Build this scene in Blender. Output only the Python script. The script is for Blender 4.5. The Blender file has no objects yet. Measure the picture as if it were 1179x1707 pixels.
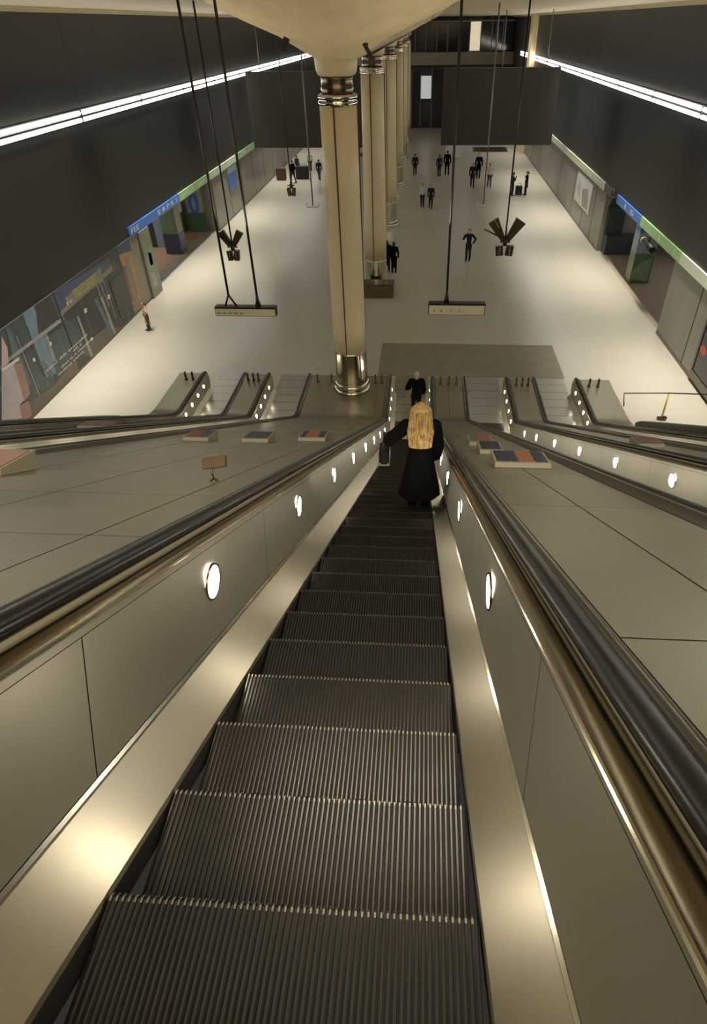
import bpy, bmesh, math, random
from math import sin, cos, pi, radians, sqrt
from mathutils import Vector, Matrix
random.seed(7)
scene = bpy.context.scene
COL = scene.collection
HC = 10.85                       # camera height above the hall floor

# ------------------------------------------------------------------ camera
def cam_axes(yaw, pit, rol):
    f = Vector((sin(yaw)*cos(pit), cos(yaw)*cos(pit), -sin(pit)))
    r = f.cross(Vector((0, 0, 1))).normalized()
    u = r.cross(f)
    return cos(rol)*r+sin(rol)*u, -sin(rol)*r+cos(rol)*u, f
CR_, CU_, CF_ = cam_axes(radians(-3.728), radians(36.791), radians(-0.770))
cam_data = bpy.data.cameras.new('camera')
cam = bpy.data.objects.new('camera', cam_data)
COL.objects.link(cam)
m = Matrix.Identity(4)
for i in range(3):
    m[i][0], m[i][1], m[i][2] = CR_[i], CU_[i], -CF_[i]
m[2][3] = HC
cam.matrix_world = m
cam_data.sensor_fit = 'AUTO'
cam_data.sensor_width = 36.0
cam_data.lens = 1000.0/1707.0*36.0
cam_data.shift_x = -54.36/1707.0
cam_data.shift_y = -66.8/1707.0
cam_data.clip_start = 0.02
cam_data.clip_end = 400
scene.camera = cam
CAMP = Vector((0, 0, HC))
def ray(px, py):                 # a photograph pixel as a direction in the place
    return CR_*((px-643.86)/1000.0) - CU_*((py-786.7)/1000.0) + CF_
def on_x(px, py, X):
    d = ray(px, py); return CAMP + d*(X/d.x)
def on_y(px, py, Y):
    d = ray(px, py); return CAMP + d*(Y/d.y)
def on_z(px, py, Z=0.0):
    d = ray(px, py); return CAMP + d*((Z-HC)/d.z)

# ------------------------------------------------------------------ world, exposure
vs = scene.view_settings
vs.view_transform = 'Standard'; vs.look = 'None'; vs.gamma = 1.0; vs.use_curve_mapping = False
vs.exposure = 0.0
world = bpy.data.worlds.new('world'); scene.world = world
world.use_nodes = True
bgn = world.node_tree.nodes['Background']
bgn.inputs[0].default_value = (1.0, 0.93, 0.8, 1); bgn.inputs[1].default_value = 0.03
scene.cycles.max_bounces = 8
scene.cycles.sample_clamp_indirect = 6.0
scene.cycles.use_denoising = True

CXV = -2.30
WARM = (1.0, 0.88, 0.66)
COOL = (0.80, 0.87, 1.0)
STRIP_EMIT = 17.0
PANEL_EMIT = 45.0
def area(name, loc, sx, sy, power, col, rot=(0, 0, 0), spread=180):
    l = bpy.data.lights.new(name, 'AREA'); l.shape = 'RECTANGLE'
    l.size = sx; l.size_y = sy; l.energy = power; l.color = col; l.spread = radians(spread)
    o = bpy.data.objects.new(name, l); o.location = loc; o.rotation_euler = rot
    COL.objects.link(o); return o
# ceiling downlights of the hall aisles and escalator shaft, plus added wall-side fill
for yy in (30, 42, 54, 66, 78):
    area('hall_downlight', (4.0, yy, 11.3), 1.0, 2.0, 30, COOL)
    area('hall_downlight', (-8.4, yy, 11.3), 1.0, 2.0, 30, COOL)
for yy, pw in ((20, 1.2), (32, 1.2), (44, 1.1), (56, 0.8), (68, 0.5), (80, 0.4)):  # unseen lamps added to lift the floor along both walls
    area('wall_side_fill', (9.0, yy, 11.3), 0.4, 9.0, 300*pw, (1, 0.95, 0.84), spread=50)
    area('wall_side_fill', (-12.3, yy, 11.3), 0.4, 9.0, 300*pw, (1, 0.95, 0.84), spread=50)
for xx in (-6.5, 0.2, 5.5):
    area('shaft_downlight', (xx, -3.0, 14.3), 5.0, 3.2, 470, WARM)
    area('shaft_downlight', (xx, 3.5, 14.0), 4.0, 1.6, 150, WARM)
    area('shaft_downlight', (xx, 10.0, 12.6), 4.0, 1.6, 28, WARM)
for xx in (CXV-2.6, CXV+2.6):                  # unseen fill lamps, added to brighten the vault nose
    area('vault_fill', (xx, 16.2, 6.6), 0.5, 0.5, 20, WARM, (pi, 0, 0), spread=100)

# unseen fill added to brighten the shop passages behind the wall openings
area('passage_fill', (-17.5, 35.0, 3.65), 3.0, 5.0, 130, (1, 0.95, 0.88))
area('passage_fill', (14.0, 31.0, 3.65), 3.0, 6.0, 70, (1, 0.95, 0.88))
# ------------------------------------------------------------------ materials
def mat(name, col, rough=0.5, metal=0.0, var=0.0, vscale=(1, 1, 1), vfreq=3.0, bump=0.0, emit=0.0, ecol=None, rvar=0.0, aniso=0.0, tang=(1, 0, 0)):
    mt = bpy.data.materials.new(name); mt.use_nodes = True
    nt = mt.node_tree; b = nt.nodes['Principled BSDF']
    c4 = (*col, 1)
    b.inputs['Base Color'].default_value = c4
    b.inputs['Roughness'].default_value = rough
    b.inputs['Metallic'].default_value = metal
    if aniso:
        b.inputs['Anisotropic'].default_value = aniso
        cv = nt.nodes.new('ShaderNodeCombineXYZ')
        for i_, v_ in enumerate(tang): cv.inputs[i_].default_value = v_
        nt.links.new(cv.outputs[0], b.inputs['Tangent'])
    if emit:
        b.inputs['Emission Color'].default_value = (*(ecol or col), 1)
        b.inputs['Emission Strength'].default_value = emit
    if var or bump or rvar:
        tc = nt.nodes.new('ShaderNodeTexCoord'); mp = nt.nodes.new('ShaderNodeMapping')
        mp.inputs['Scale'].default_value = vscale
        nz = nt.nodes.new('ShaderNodeTexNoise'); nz.inputs['Scale'].default_value = vfreq
        nz.inputs['Detail'].default_value = 4
        nt.links.new(tc.outputs['Object'], mp.inputs[0]); nt.links.new(mp.outputs[0], nz.inputs['Vector'])
        if var:
            r = nt.nodes.new('ShaderNodeMapRange')
            r.inputs['From Min'].default_value = 0.3; r.inputs['From Max'].default_value = 0.7
            r.inputs['To Min'].default_value = 1-var; r.inputs['To Max'].default_value = 1+var
            mx = nt.nodes.new('ShaderNodeVectorMath'); mx.operation = 'SCALE'
            mx.inputs[0].default_value = col
            nt.links.new(nz.outputs['Fac'], r.inputs['Value']); nt.links.new(r.outputs[0], mx.inputs['Scale'])
            nt.links.new(mx.outputs[0], b.inputs['Base Color'])
        if rvar:
            r = nt.nodes.new('ShaderNodeMapRange')
            r.inputs['From Min'].default_value = 0.3; r.inputs['From Max'].default_value = 0.7
            r.inputs['To Min'].default_value = max(0.02, rough-rvar); r.inputs['To Max'].default_value = rough+rvar
            nt.links.new(nz.outputs['Fac'], r.inputs['Value']); nt.links.new(r.outputs[0], b.inputs['Roughness'])
        if bump:
            bp = nt.nodes.new('ShaderNodeBump'); bp.inputs['Strength'].default_value = bump
            bp.inputs['Distance'].default_value = 0.01
            nt.links.new(nz.outputs['Fac'], bp.inputs['Height']); nt.links.new(bp.outputs[0], b.inputs['Normal'])
    return mt

M = {}
M['skirt'] = mat('brushed_steel_skirt', (0.66, 0.60, 0.46), 0.33, 1.0, 0.02, (1, 1, 1), 0.8, aniso=0.75, tang=(1, 0, 0))
M['panel'] = mat('brushed_steel_panel', (0.60, 0.575, 0.48), 0.36, 0.9, 0.04, (1, 1, 1), 0.9, aniso=0.6, tang=(0, 0.5, 0.866))
M['trim'] = mat('polished_trim', (0.72, 0.67, 0.54), 0.18, 1.0, 0.03)
M['bronze'] = mat('bronze_moulding', (0.27, 0.22, 0.13), 0.22, 1.0, 0.05)
M['lip'] = mat('aluminium_lip', (0.60, 0.56, 0.44), 0.5, 0.25, 0.03)
M['dark_mould'] = mat('dark_moulding', (0.16, 0.145, 0.115), 0.28, 0.9, 0.05)
M['rubber'] = mat('handrail_rubber', (0.007, 0.0065, 0.006), 0.28, 0.0, 0.1)
M['joint'] = mat('dark_joint', (0.012, 0.012, 0.010), 0.7)
M['deck'] = mat('deck_sheet', (0.225, 0.205, 0.145), 0.36, 0.65, 0.06, (1, 1, 1), 0.7, rvar=0.07)
M['deck_base'] = mat('deck_seam', (0.035, 0.032, 0.024), 0.6, 0.3)
M['parapet'] = mat('dark_olive_metal', (0.11, 0.103, 0.078), 0.4, 0.6, 0.06)
M['ridge'] = mat('step_cleat_metal', (0.062, 0.059, 0.054), 0.24, 1.0, 0.15, (1, 1, 1), 9)
M['tip'] = mat('lit_step_nosing', (0.21, 0.20, 0.175), 0.35, 0.9, 0.15, (1, 1, 1), 9)  # paler colour stands in for light catching the tread front edges
M['groove'] = mat('step_groove_dark', (0.010, 0.010, 0.009), 0.6)
M['riser'] = mat('step_riser_dark', (0.03, 0.03, 0.028), 0.5, 0.5)
M['landing'] = mat('landing_plate_steel', (0.27, 0.26, 0.225), 0.30, 0.8, 0.08, (1, 12, 1), 3)
M['lens'] = mat('lamp_lens', (1, 0.96, 0.86), 0.4, emit=PANEL_EMIT, ecol=(1.0, 0.92, 0.76))
M['tube'] = mat('fluorescent_tube', (1, 1, 0.97), 0.4, emit=STRIP_EMIT, ecol=(1.0, 0.97, 0.88))
M['chrome'] = mat('chrome', (0.62, 0.58, 0.48), 0.12, 1.0, 0.03)
M['chrome_dark'] = mat('dark_bronze_metal', (0.14, 0.11, 0.07), 0.25, 0.9, 0.2)
M['concrete'] = mat('cream_concrete', (0.78, 0.65, 0.40), 0.62, 0.0, 0.08, (1, 1, 0.4), 1.6)
M['column'] = mat('cream_column_panel', (0.66, 0.565, 0.36), 0.42, 0.0, 0.07, (1, 1, 0.2), 2.0)
M['column_far'] = M['column']
M['ceiling'] = mat('cream_ceiling', (0.62, 0.54, 0.37), 0.6, 0.0, 0.04)
M['seam'] = mat('column_seam', (0.06, 0.045, 0.025), 0.5)
M['black'] = mat('black_metal', (0.018, 0.017, 0.015), 0.45, 0.2)
M['board'] = mat('dark_board', (0.032, 0.029, 0.021), 0.75, 0.0, 0.06)
M['grey'] = mat('grey_metal', (0.20, 0.20, 0.18), 0.4, 0.6)
M['sign_face'] = mat('sign_face_cream', (0.62, 0.57, 0.42), 0.45)
M['white'] = mat('white_paint', (0.75, 0.75, 0.72), 0.5)
M['letter'] = mat('pale_lettering', (0.72, 0.78, 0.74), 0.5)
M['letter_dark'] = mat('dark_lettering', (0.05, 0.05, 0.04), 0.5)
M['blue_band'] = mat('blue_sign_panel', (0.055, 0.16, 0.50), 0.35, var=0.05)
M['green_band'] = mat('green_sign_panel', (0.33, 0.55, 0.26), 0.35, var=0.06)
M['green_pale'] = mat('pale_green_sign_panel', (0.48, 0.60, 0.42), 0.35, var=0.06)
M['white_band'] = mat('white_green_sign_panel', (0.60, 0.68, 0.56), 0.35, var=0.04)
M['stone'] = mat('grey_wall_panel', (0.23, 0.22, 0.19), 0.4, 0.1, 0.10, (1, 1, 0.25), 2.0)
M['upper'] = mat('charcoal_cladding', (0.0135, 0.0145, 0.013), 0.40, 0.0, 0.08, (1, 0.15, 1), 1.5)
M['recess'] = mat('recess_wall', (0.16, 0.155, 0.14), 0.6, 0, 0.08)
M['recess_floor'] = mat('recess_floor', (0.30, 0.24, 0.18), 0.4, 0, 0.06)
M['red_floor'] = mat('reddish_floor', (0.42, 0.26, 0.18), 0.45, 0, 0.08)
M['teal'] = mat('dark_teal_panel', (0.035, 0.05, 0.05), 0.3, 0, 0.2)
M['mat'] = mat('brown_entrance_matting', (0.17, 0.15, 0.105), 0.55, 0, 0.10, (1, 1, 1), 2)
M['yellow'] = mat('yellow_post', (0.55, 0.42, 0.13), 0.45)
M['orange'] = mat('orange_plate', (0.24, 0.085, 0.04), 0.5, 0, 0.08)
M['navy'] = mat('navy_plate', (0.009, 0.015, 0.034), 0.45, 0, 0.08)
M['redbrown'] = mat('red_brown_plate', (0.12, 0.035, 0.025), 0.5, 0, 0.08)
M['pink'] = mat('dusty_pink_plate', (0.27, 0.15, 0.11), 0.5, 0, 0.08)
M['plate_side'] = mat('plate_cream_edge', (0.25, 0.235, 0.175), 0.5)
M['glass_dark'] = mat('dark_glazing', (0.02, 0.023, 0.025), 0.08, 0.0)
M['lit_window'] = mat('lit_window', (0.9, 0.8, 0.6), 0.5, emit=0.55, ecol=(1, 0.85, 0.6))
M['lit_shop'] = mat('lit_shop_panel', (0.8, 0.82, 0.85), 0.5, emit=0.30, ecol=(0.9, 0.95, 1))
M['far_beam'] = mat('beige_beam', (0.24, 0.20, 0.13), 0.6)
M['dark_far'] = mat('dim_far_wall', (0.03, 0.03, 0.028), 0.5, 0, 0.3)
M['skin'] = mat('skin', (0.50, 0.30, 0.21), 0.5)
M['coat_black'] = mat('black_wool', (0.0022, 0.0022, 0.0024), 0.95)
M['coat_black'].node_tree.nodes['Principled BSDF'].inputs['Specular IOR Level'].default_value = 0.12
M['cloth_dark'] = mat('dark_cloth', (0.007, 0.007, 0.008), 0.85)
M['cloth_charcoal'] = mat('charcoal_cloth', (0.018, 0.017, 0.017), 0.85)
M['cloth_blue'] = mat('denim', (0.04, 0.055, 0.11), 0.85)
M['cloth_white'] = mat('white_cloth', (0.55, 0.53, 0.50), 0.85)
M['cloth_brown'] = mat('brown_cloth', (0.075, 0.042, 0.024), 0.85)
M['cloth_pattern'] = mat('mottled_pale_cloth', (0.36, 0.28, 0.17), 0.85, 0, 0.75, (1, 1, 1), 14)
M['shoe'] = mat('dark_shoe', (0.012, 0.011, 0.010), 0.4)
M['hair_dark'] = mat('dark_hair', (0.02, 0.014, 0.010), 0.55, 0, 0.3, (20, 20, 1), 6)
M['hair_grey'] = mat('pale_grey_cap', (0.42, 0.38, 0.28), 0.7, 0, 0.1)
M['hair_brown'] = mat('brown_hair', (0.12, 0.055, 0.02), 0.55, 0, 0.3, (20, 20, 1), 6)
M['blonde'] = mat('blonde_hair', (0.32, 0.205, 0.075), 0.42, 0, 0.75, (14, 14, 0.6), 5, bump=0.6)
M['eye'] = mat('eye_dark', (0.01, 0.01, 0.01), 0.2)
M['lip_skin'] = mat('lip', (0.35, 0.14, 0.11), 0.5)
M['leather'] = mat('black_leather', (0.012, 0.012, 0.012), 0.4)
M['leather_band'] = mat('grey_bag_band', (0.20, 0.19, 0.16), 0.5)

# floor: polished beige terrazzo in big tiles with fine joints
def floor_mat():
    mt = bpy.data.materials.new('polished_beige_floor'); mt.use_nodes = True
    nt = mt.node_tree; b = nt.nodes['Principled BSDF']
    tc = nt.nodes.new('ShaderNodeTexCoord')
    br = nt.nodes.new('ShaderNodeTexBrick')
    br.inputs['Color1'].default_value = (0.345, 0.325, 0.268, 1)
    br.inputs['Color2'].default_value = (0.335, 0.315, 0.26, 1)
    br.inputs['Mortar'].default_value = (0.31, 0.29, 0.238, 1)
    br.inputs['Scale'].default_value = 1.0
    br.inputs['Brick Width'].default_value = 1.2; br.inputs['Row Height'].default_value = 0.6
    br.inputs['Mortar Size'].default_value = 0.006
    nt.links.new(tc.outputs['Object'], br.inputs['Vector'])
    nz = nt.nodes.new('ShaderNodeTexNoise'); nz.inputs['Scale'].default_value = 0.35
    nz.inputs['Detail'].default_value = 5
    nt.links.new(tc.outputs['Object'], nz.inputs['Vector'])
    r = nt.nodes.new('ShaderNodeMapRange'); r.inputs['To Min'].default_value = 0.97; r.inputs['To Max'].default_value = 1.03
    sc = nt.nodes.new('ShaderNodeVectorMath'); sc.operation = 'SCALE'
    nt.links.new(nz.outputs['Fac'], r.inputs['Value'])
    nt.links.new(br.outputs['Color'], sc.inputs[0]); nt.links.new(r.outputs[0], sc.inputs['Scale'])
    nt.links.new(sc.outputs[0], b.inputs['Base Color'])
    r2 = nt.nodes.new('ShaderNodeMapRange'); r2.inputs['To Min'].default_value = 0.27; r2.inputs['To Max'].default_value = 0.31
    nt.links.new(nz.outputs['Fac'], r2.inputs['Value']); nt.links.new(r2.outputs[0], b.inputs['Roughness'])
    b.inputs['IOR'].default_value = 1.5
    return mt
M['floor'] = floor_mat()

# ------------------------------------------------------------------ mesh helpers
class MB:
    def __init__(s): s.v = []; s.f = []; s.m = []; s.mats = []; s.sm = []
    def mi(s, k):
        if k not in s.mats: s.mats.append(k)
        return s.mats.index(k)
    def vert(s, p): s.v.append(tuple(p)); return len(s.v)-1
    def face(s, idx, k, smooth=False): s.f.append(list(idx)); s.m.append(s.mi(k)); s.sm.append(smooth)
    def poly(s, pts, k, smooth=False): s.face([s.vert(p) for p in pts], k, smooth)
    def box(s, c, d, k, R=None):
        hx, hy, hz = d[0]/2, d[1]/2, d[2]/2
        ps = [Vector((x*hx, y*hy, z*hz)) for z in (-1, 1) for y in (-1, 1) for x in (-1, 1)]
        if R is not None: ps = [R @ p for p in ps]
        b = [s.vert(p+Vector(c)) for p in ps]
        for q in ((0, 2, 3, 1), (4, 5, 7, 6), (0, 1, 5, 4), (2, 6, 7, 3), (0, 4, 6, 2), (1, 3, 7, 5)):
            s.face([b[i] for i in q], k)
    def bx(s, x0, x1, y0, y1, z0, z1, k):
        s.box(((x0+x1)/2, (y0+y1)/2, (z0+z1)/2), (x1-x0, y1-y0, z1-z0), k)
    def rings(s, rings, k, closed=True, cap=True, smooth=True):
        ids = [[s.vert(p) for p in r] for r in rings]
        n = len(ids[0])
        for a, b in zip(ids, ids[1:]):
            for i in range(n if closed else n-1):
                j = (i+1) % n
                s.face([a[i], a[j], b[j], b[i]], k if isinstance(k, str) else k[i], smooth)
        if cap and closed:
            kk = k if isinstance(k, str) else k[0]
            s.face(ids[0][::-1], kk); s.face(ids[-1], kk)
    def tube(s, pts, r, k, n=10, cap=True):
        pts = [Vector(p) for p in pts]; rs = r if isinstance(r, (list, tuple)) else [r]*len(pts)
        out = []
        for i, p in enumerate(pts):
            t = (pts[min(i+1, len(pts)-1)]-pts[max(i-1, 0)]).normalized()
            a = t.cross(Vector((0, 0, 1)))
            if a.length < 1e-3: a = t.cross(Vector((1, 0, 0)))
            a.normalize(); b = t.cross(a)
            out.append([p+(a*cos(2*pi*q/n)+b*sin(2*pi*q/n))*rs[i] for q in range(n)])
        s.rings(out, k, True, cap)
    def lathe(s, prof, c, k, n=32, cap=True, a0=0, a1=2*pi):
        full = abs(a1-a0-2*pi) < 1e-6
        nn = n if full else n+1
        rs = [[Vector((c[0]+r*cos(a0+(a1-a0)*q/n), c[1]+r*sin(a0+(a1-a0)*q/n), c[2]+z)) for q in range(nn)] for r, z in prof]
        s.rings(rs, k, full, cap and full)
    def build(s, name, parent=None, bevel=0.0):
        me = bpy.data.meshes.new(name); me.from_pydata(s.v, [], s.f)
        for k in s.mats: me.materials.append(M[k])
        for p, mi, sm in zip(me.polygons, s.m, s.sm): p.material_index = mi; p.use_smooth = sm
        me.update()
        bm = bmesh.new(); bm.from_mesh(me); bmesh.ops.recalc_face_normals(bm, faces=bm.faces)
        if bevel:
            bmesh.ops.bevel(bm, geom=[e for e in bm.edges if len(e.link_faces) == 2 and e.calc_face_angle(0) > 0.6],
                            offset=bevel, segments=2, affect='EDGES', clamp_overlap=True)
        bm.to_mesh(me); bm.free()
        o = bpy.data.objects.new(name, me); COL.objects.link(o)
        if parent: o.parent = parent
        return o

def tag(o, label=None, cat=None, group=None, kind=None):
    if label: o['label'] = label
    if cat: o['category'] = cat
    if group: o['group'] = group
    if kind: o['kind'] = kind
    return o
def empty(name, loc, label, cat, group=None, rz=0.0):
    o = bpy.data.objects.new(name, None); o.location = loc; o.rotation_euler = (0, 0, rz)
    o.empty_display_size = 0.1; COL.objects.link(o)
    return tag(o, label, cat, group)
def clone(root, loc, label, shift=None):
    r = root.copy(); COL.objects.link(r); r.location = loc; r['label'] = label
    for ch in list(root.children):
        c = ch.copy(); COL.objects.link(c); c.parent = r
        for g in list(ch.children):
            d = g.copy(); COL.objects.link(d); d.parent = c
    return r

# ------------------------------------------------------------------ the hall's shell
XL, XR = -13.4, 10.15
ZB0, ZB1 = 3.15, 3.56            # sign band
ZC = 11.42
YF = 88.0
LO0, LO1 = 29.6, 40.5            # opening in the left wall
RO0, RO1 = 25.0, 36.7            # opening in the right wall
mb = MB(); mb.bx(-24, 22, 6, 92, -0.3, 0, 'floor'); tag(mb.build('floor'), kind='structure')
mb = MB(); mb.bx(-24, 22, -8, -1.75, 9.6, 9.93, 'floor')
tag(mb.build('floor'), kind='structure')
def wall(name, X, sgn, o0, o1):
    mb = MB()
    t = 0.4*sgn
    def slab(y0, y1, z0, z1, k, dx=0.0):
        a, b = sorted((X-dx*sgn*-1, X+t)); mb.bx(a, b, y0, y1, z0, z1, k)
    slab(-8, 27.6, ZB0+0.02 if sgn < 0 else ZB1, 15.2, 'upper', 0)
    slab(27.6, 92, ZB1, 15.2, 'upper')
    for y0, y1 in ((4, o0), (o1, 92)):
        slab(y0, y1, 0, ZB0+0.02, 'stone')
    if sgn > 0: slab(-8, o0, ZB0+0.02, ZB1, 'stone')
    slab(27.6 if sgn < 0 else o1, o0 if sgn < 0 else 92, ZB0+0.02, ZB1, 'stone')
    if sgn < 0: slab(o1, 92, ZB0+0.02, ZB1, 'stone')
    slab(o0, o1, ZB0, ZB1, 'upper')
    return tag(mb.build(name), kind='structure')
wall('wall_left', XL, -1, LO0, LO1)
wall('wall_right', XR, 1, RO0, RO1)
# thin vertical joints in the charcoal cladding and the grey stone
def joints(name, X, sgn, ys_hi, ys_lo):
    mb = MB()
    for y in ys_hi: mb.bx(min(X, X-0.004*sgn), max(X, X-0.004*sgn), y-0.012, y+0.012, ZB1, ZC, 'joint')
    for y in ys_lo: mb.bx(min(X, X-0.006*sgn), max(X, X-0.006*sgn), y-0.03, y+0.03, 0.0, ZB0, 'joint')
    return tag(mb.build(name), kind='structure')
joints('trim_1', XR, 1, [19.0, 43.8], [21.9, 38.9, 41.6, 44.9, 50.1, 55, 60, 65, 70])
joints('trim_2', XL, -1, [26.4], [44, 47.5, 51, 54.5, 58, 63, 68, 74])
mb = MB(); mb.bx(XR-0.02, XR, 37, 88, 0, 0.12, 'dark_mould'); mb.bx(XR-0.02, XR, 4, RO0, 0, 0.12, 'dark_mould')
tag(mb.build('baseboard_right'), kind='structure')
mb = MB(); mb.bx(XL, XL+0.02, LO1, 88, 0, 0.12, 'dark_mould'); mb.bx(XL, XL+0.02, 4, LO0, 0, 0.1, 'dark_mould')
tag(mb.build('baseboard_left'), kind='structure')
# ceiling: flat over the hall, then raking up over the escalators
mb = MB()
mb.bx(XL-0.4, XR+0.4, 13, 92, ZC, ZC+0.3, 'ceiling')
mb.poly([(XL-.4, 13, ZC), (XR+.4, 13, ZC), (XR+.4, 3, 14.6), (XL-.4, 3, 14.6)], 'ceiling')
mb.bx(XL-0.4, XR+0.4, -8, 3, 14.6, 14.9, 'ceiling')
tag(mb.build('ceiling'), kind='structure')
mb = MB(); mb.bx(XL-.4, XR+.4, -8.3, -8, 9, 15, 'concrete'); tag(mb.build('wall_back'), kind='structure')
# vaulted spine beam over the columns: V section with a half-cone nose at the first column
CX = -2.30
CY = [18.4, 30.3, 42.3, 54.4, 66.5, 78.5]
VP = [(0.55, 10.15), (0.95, 10.36), (1.43, 10.62), (2.15, 10.90), (2.75, 11.15), (3.35, 11.45)]
mb = MB()
full = [(-r, z) for r, z in VP[::-1]] + VP
mb.rings([[Vector((CX+r, y, z)) for r, z in full] for y in (CY[0], 90)], 'concrete', closed=False, smooth=False)
mb.lathe(VP, (CX, CY[0], 0), 'concrete', 40, False, pi, 2*pi)
# shallow ribs running along the right flank
for t in (0.32, 0.5, 0.68, 0.86):
    r = 0.55+t*2.8
    for (ra, za), (rb, zb) in zip(VP, VP[1:]):
        if ra <= r <= rb: z = za+(zb-za)*(r-ra)/(rb-ra)
    for sg in (1, -1):
        mb.tube([(CX+sg*r, CY[0]+0.6, z-0.005), (CX+sg*r, 89, z-0.005)], 0.035, 'concrete', 6)
tag(mb.build('trim_3'), kind='structure')
# cornice along both wall heads
for nm, X, sg in (('trim_4', XR, -1), ('trim_5', XL, 1)):
    mb = MB(); a, b = sorted((X, X+sg*0.22)); mb.bx(a, b, 13, 90, ZC-0.14, ZC, 'ceiling')
    a, b = sorted((X, X+sg*0.38)); mb.bx(a, b, 13, 90, ZC-0.05, ZC, 'ceiling')
    tag(mb.build(nm), kind='structure')

# recess behind the left opening
mb = MB()
mb.bx(-21, XL-0.4, LO1, LO1+0.3, 0, 4.2, 'recess'); mb.bx(-21.3, -21, LO0-0.3, LO1+0.3, 0, 4.2, 'recess')
mb.bx(-21, XL-0.4, LO0-0.3, LO0, 0, 4.2, 'recess')
mb.bx(-21, XL-0.4, LO0, LO1, ZB0+0.6, ZB0+0.9, 'recess')
tag(mb.build('wall_left_recess'), kind='structure')
mb = MB(); mb.bx(-21, XL-1.0, LO0, LO1, 0.0, 0.006, 'red_floor'); tag(mb.build('floor'), kind='structure')
# recess behind the right opening
mb = MB()
mb.bx(XR+0.4, 18, RO1, RO1+0.3, 0, 4.2, 'recess'); mb.bx(18, 18.3, RO0-0.3, RO1+0.3, 0, 4.2, 'recess')
mb.bx(XR+0.4, 18, RO0-0.3, RO0, 0, 4.2, 'recess'); mb.bx(XR+0.4, 18, RO0, RO1, ZB0+0.6, ZB0+0.9, 'recess')
tag(mb.build('wall_right_recess'), kind='structure')
mb = MB(); mb.bx(XR+0.15, 18, RO0, RO1, 0.0, 0.006, 'recess_floor'); tag(mb.build('floor'), kind='structure')

# far wall: dark glazed end with a beige beam
mb = MB(); mb.bx(XL-.4, XR+3, YF+1.2, YF+1.5, 0, ZC, 'dark_far'); tag(mb.build('wall_far'), kind='structure')
mb = MB(); mb.bx(-2.2, XR, YF-0.5, YF+0.9, 6.75, 7.75, 'far_beam'); mb.bx(-2.2, XR, YF-0.7, YF+0.9, 7.75, 8.0, 'far_beam')
mb.bx(XL, -3.2, YF-0.5, YF+0.9, 6.75, 8.0, 'far_beam')
tag(mb.build('trim_6'), kind='structure')
mb = MB(); mb.bx(XR-0.5, XR, 70.0, 71.6, 0, ZC, 'concrete'); tag(mb.build('trim_7'), kind='structure')
w = MB()
for i in range(9):
    x0 = -1.6+i*1.3
    k = 'lit_window' if i == 5 else 'glass_dark'
    w.bx(x0+0.06, x0+1.24, YF+0.5, YF+0.56, 8.1, 10.9, k)
    w.bx(x0-0.05, x0+0.05, YF+0.42, YF+0.6, 8.0, 11.2, 'grey')
w.bx(-1.7, XR, YF+0.42, YF+0.6, 10.9, 11.05, 'grey')
tag(w.build('window_1'), kind='structure')
w = MB()
for x0, x1, z0, z1, k in ((-1.9, -0.9, 0, 6.0, 'glass_dark'), (-0.8, 0.5, 3.2, 5.6, 'lit_shop'), (-0.8, 0.5, 0.2, 2.9, 'glass_dark'),
                          (0.6, 3.0, 0, 6.2, 'glass_dark'), (3.1, 6.2, 0, 2.6, 'lit_shop'), (6.3, 9.6, 0, 2.6, 'glass_dark'),
                          (-12.8, -9.8, 0, 3.4, 'lit_shop'), (-9.6, -6.6, 0, 3.4, 'glass_dark'), (-6.4, -3.4, 0, 3.4, 'lit_shop')):
    w.bx(x0, x1, YF+0.7, YF+0.76, z0, z1, k)
    w.bx(x0-0.08, x0+0.02, YF+0.62, YF+0.8, z0, z1+0.2, 'grey')
tag(w.build('window_2'), kind='structure')

# ------------------------------------------------------------------ escalator path
A30 = radians(30)
E_ = (cos(A30), -sin(A30)); N_ = (sin(A30), cos(A30))
D0 = 1.335
Y_END = 19.2
def incl(s): return (s*E_[0]-D0*N_[0], HC+s*E_[1]-D0*N_[1])
ZT = 10.0
yB = (HC*cos(A30)-D0)/sin(A30)
yA = ((HC-ZT)*cos(A30)-D0)/sin(A30)
RB = 2.4
tl = RB*math.tan(A30/2)
PATH = [(-5.5, ZT, 0.0)]
for i in range(7):
    th = A30*i/6
    PATH.append((yA-tl+RB*sin(th), ZT-RB*(1-cos(th)), th))
for i in range(7):
    th = A30*(1-i/6)
    cy = yB+tl; PATH.append((cy-RB*sin(th), RB*(1-cos(th)), th))
PATH.append((Y_END+1.6, 0.0, 0.0))
CUM = [0.0]
for a, b in zip(PATH, PATH[1:]): CUM.append(CUM[-1]+sqrt((a[0]-b[0])**2+(a[1]-b[1])**2))
def at_t(t):
    for i in range(len(PATH)-1):
        if t <= CUM[i+1] or i == len(PATH)-2:
            q = (t-CUM[i])/(CUM[i+1]-CUM[i]); a, b = PATH[i], PATH[i+1]
            return tuple(a[j]+(b[j]-a[j])*q for j in range(3))
def t_of_y(y):
    for i in range(len(PATH)-1):
        if PATH[i][0] <= y <= PATH[i+1][0]:
            return CUM[i]+(CUM[i+1]-CUM[i])*(y-PATH[i][0])/(PATH[i+1][0]-PATH[i][0])
T_OFF = t_of_y(incl(8.0)[0])-8.0           # incline distance s -> path length t
def span(t0, t1):
    return [at_t(t0)]+[p for p, c in zip(PATH, CUM) if t0+1e-4 < c < t1-1e-4]+[at_t(t1)]
def pt(st, h, u=0.0): return Vector((u, st[0]+h*sin(st[2]), st[1]+h*cos(st[2])))
T0, T1 = t_of_y(-4.0), t_of_y(Y_END)
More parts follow.
